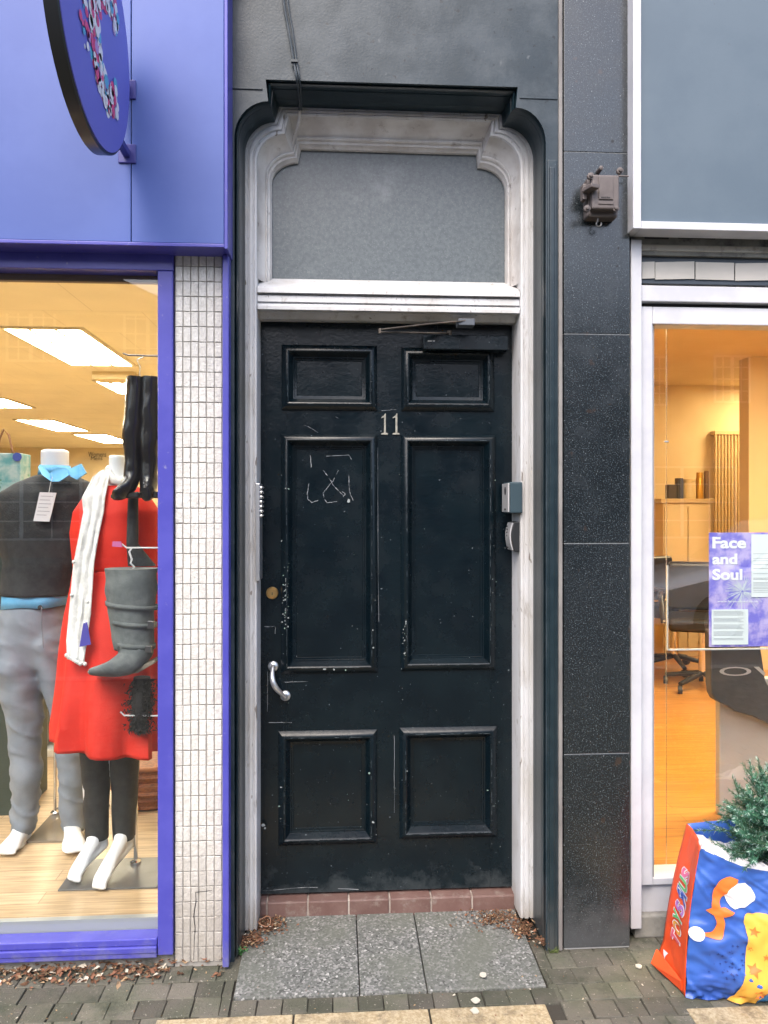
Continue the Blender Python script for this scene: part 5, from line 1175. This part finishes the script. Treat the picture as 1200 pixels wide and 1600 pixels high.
for px, py, r, lb in ((903, 1529, 0, 0), (755, 1528, .011, 'pale flattened gum spot on the right door slab'), (743, 1563, .013, 'pale gum spot on the dark setts before the door'), (742, 1579, .012, 'pale gum spot at the edge of the yellow paving'), (998, 1509, .010, 'pale gum spot on the setts beside the bag')):
    if not r: continue
    q = G(px, py, .006); w = MB(); k = 11; zt = .0145 if py == 1528 else .004
    w.poly([q + Vector((math.cos(6.283 * i / k) * r * rl.uniform(.8, 1.2), math.sin(6.283 * i / k) * r * rl.uniform(.8, 1.3), zt - .006)) for i in range(k)], (0, 0, .003)); tag(w.build('gum_spot', mat('gum', (.5, .47, .4), .7)), lb, 'gum')
w = MB(); q = G(413, 1445, .03); w.tube([q + Vector((.022 * math.cos(a), .03 * math.sin(a), .012 + .005 * math.sin(2 * a))) for a in [R(x) for x in range(0, 375, 20)]], .0016, 6); tag(w.build('rubber_band', mat('rubber', (.42, .22, .13), .6), smooth=50), 'tan rubber band lying in the grit by the left door jamb', 'rubber band')
w = MB(); q = G(376, 1494, 0)
for i in range(26):
    a = rl.uniform(0, 6.28); h = rl.uniform(.006, .03); rr = rl.uniform(.003, .02); c = q + Vector((math.cos(a) * rr, math.sin(a) * rr * .6, h)); r = rl.uniform(.004, .007)
    w.tube([q + Vector((0, 0, .002)), c], .0006, 4); u = Vector((math.cos(a), math.sin(a), .2)) * r; v = Vector((-math.sin(a), math.cos(a), rl.uniform(-.3, .3))) * r * .8
    w.add([c - u, c - u * .3 + v, c + u * .6 + v * .7, c + u, c + u * .6 - v * .7, c - u * .3 - v], [(0, 1, 2, 3, 4, 5)])
tag(w.build('weed', mat('weed_green', (.10, .26, .09), .6)), 'tiny green weed sprouting at the foot of the blue corner trim', 'plant')
w = MB(); q = G(865, 1488, 0)
for i in range(40):
    a = rl.uniform(0, 6.28); w.tube([q + Vector((rl.uniform(-.015, .015), rl.uniform(-.006, .006), 0)), q + Vector((math.cos(a) * .02, math.sin(a) * .012, rl.uniform(.006, .02)))], [.0008, .0003], 4)
tag(w.build('moss_tuft', mat('moss', (.09, .12, .03), .8)), 'small mossy tuft at the foot of the dark batten', 'plant')

# ------------------------------------------------------------------ the other side of the street (seen in the glass)
YO = -17.5
M_brick = mat('brick', (.30, .19, .14), .85, c2=(.36, .26, .2), vs=2, bump=.3, bs=30); M_render = mat('render', (.30, .28, .25), .85, c2=(.36, .33, .29), vs=1.5); M_slate = mat('slate', (.08, .085, .1), .6); M_wwin = mat('sash_white', (.75, .75, .73), .5); M_pane = mat('dark_pane', (.02, .025, .03), .08, spec=.8)
def house(x0, x1, h, m, wins, label, gable):
    o = thing('terraced_house', ((x0 + x1) / 2, YO, 0), label, 'house', 'houses across the street')
    w = MB(); w.box(x0, x1, YO - 7, YO, 0, h); w.build('wall', m, o)
    w = MB()
    if gable: w.poly([(x0, YO + .2, h), (x1, YO + .2, h), ((x0 + x1) / 2, YO + .2, h + 2.2)], (0, -7.4, 0))
    else: w.poly([(x0, YO + .3, h), (x0, YO - 3.4, h + 2.0), (x0, YO - 7.2, h)], (x1 - x0, 0, 0))
    w.build('roof', M_slate, o)
    for cx, cz, ww, hh in wins:
        w = MB(); w.box(cx - ww / 2, cx + ww / 2, YO - .02, YO + .05, cz - hh / 2, cz - hh / 2 + .06); w.box(cx - ww / 2, cx + ww / 2, YO - .02, YO + .05, cz + hh / 2 - .06, cz + hh / 2); w.box(cx - ww / 2, cx - ww / 2 + .07, YO - .02, YO + .048, cz - hh / 2 + .06, cz + hh / 2 - .06); w.box(cx + ww / 2 - .07, cx + ww / 2, YO - .02, YO + .048, cz - hh / 2 + .06, cz + hh / 2 - .06)
        w.box(cx - .05, cx + .05, YO - .02, YO + .046, cz - hh / 2 + .06, cz + hh / 2 - .06)
        for k in (-1, 1): w.box(cx + k * ww / 4 - .018, cx + k * ww / 4 + .018, YO - .02, YO + .044, cz - hh / 2 + .06, cz + hh / 2 - .06)
        for k in (-1, 0, 1): w.box(cx - ww / 2 + .07, cx + ww / 2 - .07, YO - .02, YO + .042, cz + k * hh / 4 - .018, cz + k * hh / 4 + .018)
        f_ = w.build('window', M_wwin, o)
        w = MB(); w.box(cx - ww / 2 + .02, cx + ww / 2 - .02, YO + .004, YO + .02, cz - hh / 2 + .02, cz + hh / 2 - .02); w.build('pane', M_pane, f_)
def wx(px, py):    # where a reflection seen at this pixel stands across the street
    d = ray(px, py); t = (2 * 2.6 - YO) / d.y; return d.x * t, CAM_H + d.z * t
a = wx(1145, 592); b = wx(50, 520); a2 = wx(1018, 600)
house(-26, -13.5, 8.2, M_render, [(-22, 5.4, 1.6, 1.6), (-17, 5.4, 1.6, 1.6), (-20, 1.6, 3, 2.2)], 'pale rendered house at the left end across the street', False)
house(-13.4, -4, 7.0, M_brick, [(b[0], b[1], 1.4, 1.7), (b[0] + 3.3, b[1], 1.4, 1.7), (-9, 1.6, 3.4, 2.2)], 'gabled brick house across the street, facing the blue shop', True)
house(-3.9, 5.6, 6.6, M_render, [(-1, 4.8, 1.3, 1.6), (3, 4.8, 1.3, 1.6), (0, 1.7, 3.6, 2.3)], 'low rendered house across the street, facing the black door', False)
house(5.7, 16, 7.2, M_brick, [(a2[0], a2[1] + .1, 1.05, 1.5), (a[0], a[1], 1.15, 1.45), (a[0] + 3, a[1], 1.15, 1.45), (10.5, 1.6, 3.4, 2.2)], 'brick house across the street with small paned white windows', False)
house(16.1, 28, 8, M_render, [(19, 5, 1.4, 1.6), (24, 5, 1.4, 1.6)], 'pale rendered house at the right end across the street', False)
# parked white car
CX, CY = 3.5, -3.9
ct = thing('parked_car', (CX + 2.1, CY, -.1), 'white parked car at the kerb across the pavement', 'car')
prof = [(0, .30), (.02, .55), (.12, .68), (.9, .86), (1.15, .90), (1.85, 1.40), (2.2, 1.47), (2.9, 1.45), (3.6, 1.28), (3.95, .95), (4.15, .90), (4.2, .5), (4.15, .28)]
w = MB(); rows = []
for s, ins in ((0, .07), (.05, .015), (.5, 0), (.95, .015), (1, .07)):
    rr = []
    for x_, z_ in prof:
        tap = max(0, z_ - .9) * .32; yy = CY - .85 + 1.7 * s; yy += (tap if s < .5 else -tap) * (1 if s != .5 else 0)
        rr.append(Vector((CX + x_ + ins * (1 if x_ < 2 else -1), yy, -.1 + z_ - ins * .3)))
    rows.append(rr)
w.loft(rows); w.build('body', mat('car_white', (.78, .78, .78), .2, coat=1), ct, smooth=35)
M_cg = mat('car_glass', (.015, .018, .02), .05, spec=.8)
for s in (-1, 1):
    w = MB(); ys_ = CY + s * .85
    def cp(x_, z_): return Vector((CX + x_, ys_ - s * (max(0, z_ - .9) * .32 - .012), -.1 + z_))
    w.poly([cp(1.32, .93), cp(1.9, 1.36), cp(2.32, 1.4), (cp(2.32, .93))], (0, -s * .03, 0)); w.build('side_window', M_cg, ct)
    w = MB(); w.poly([cp(2.42, .93), cp(2.42, 1.4), cp(2.9, 1.38), cp(3.5, 1.2), cp(3.7, .95)], (0, -s * .03, 0)); w.build('side_window', M_cg, ct)
w = MB(); w.add([(CX + 1.16, CY - .72, .815), (CX + 1.16, CY + .72, .815), (CX + 1.84, CY + .62, 1.305), (CX + 1.84, CY - .62, 1.305)], [(0, 1, 2, 3)]); w.build('windscreen', M_cg, ct, solid=.012)
for x_ in (.78, 3.35):
    for s in (-1, 1):
        w = MB(); w.lathe((CX + x_, CY + s * .87, .21), (0, -s, 0), [(.27, 0), (.31, .02), (.31, .2), (.27, .22)], 28); wh = w.build('wheel', M_black, ct, smooth=40)
        w = MB(); w.lathe((CX + x_, CY + s * .875, .21), (0, -s, 0), [(.2, 0), (.19, .012), (.05, .03), (.04, .005)], 20); w.build('rim', M_silver, wh)
for s in (-1, 1):
    w = MB(); w.ball((CX + .10, CY + s * .62, .50), .07, .16, .07); w.build('headlight', mat('lamp_lens', (.6, .62, .65), .1), ct, smooth=60)
for o in list(bpy.data.objects):
    if '_o' in o.keys(): del o['_o']
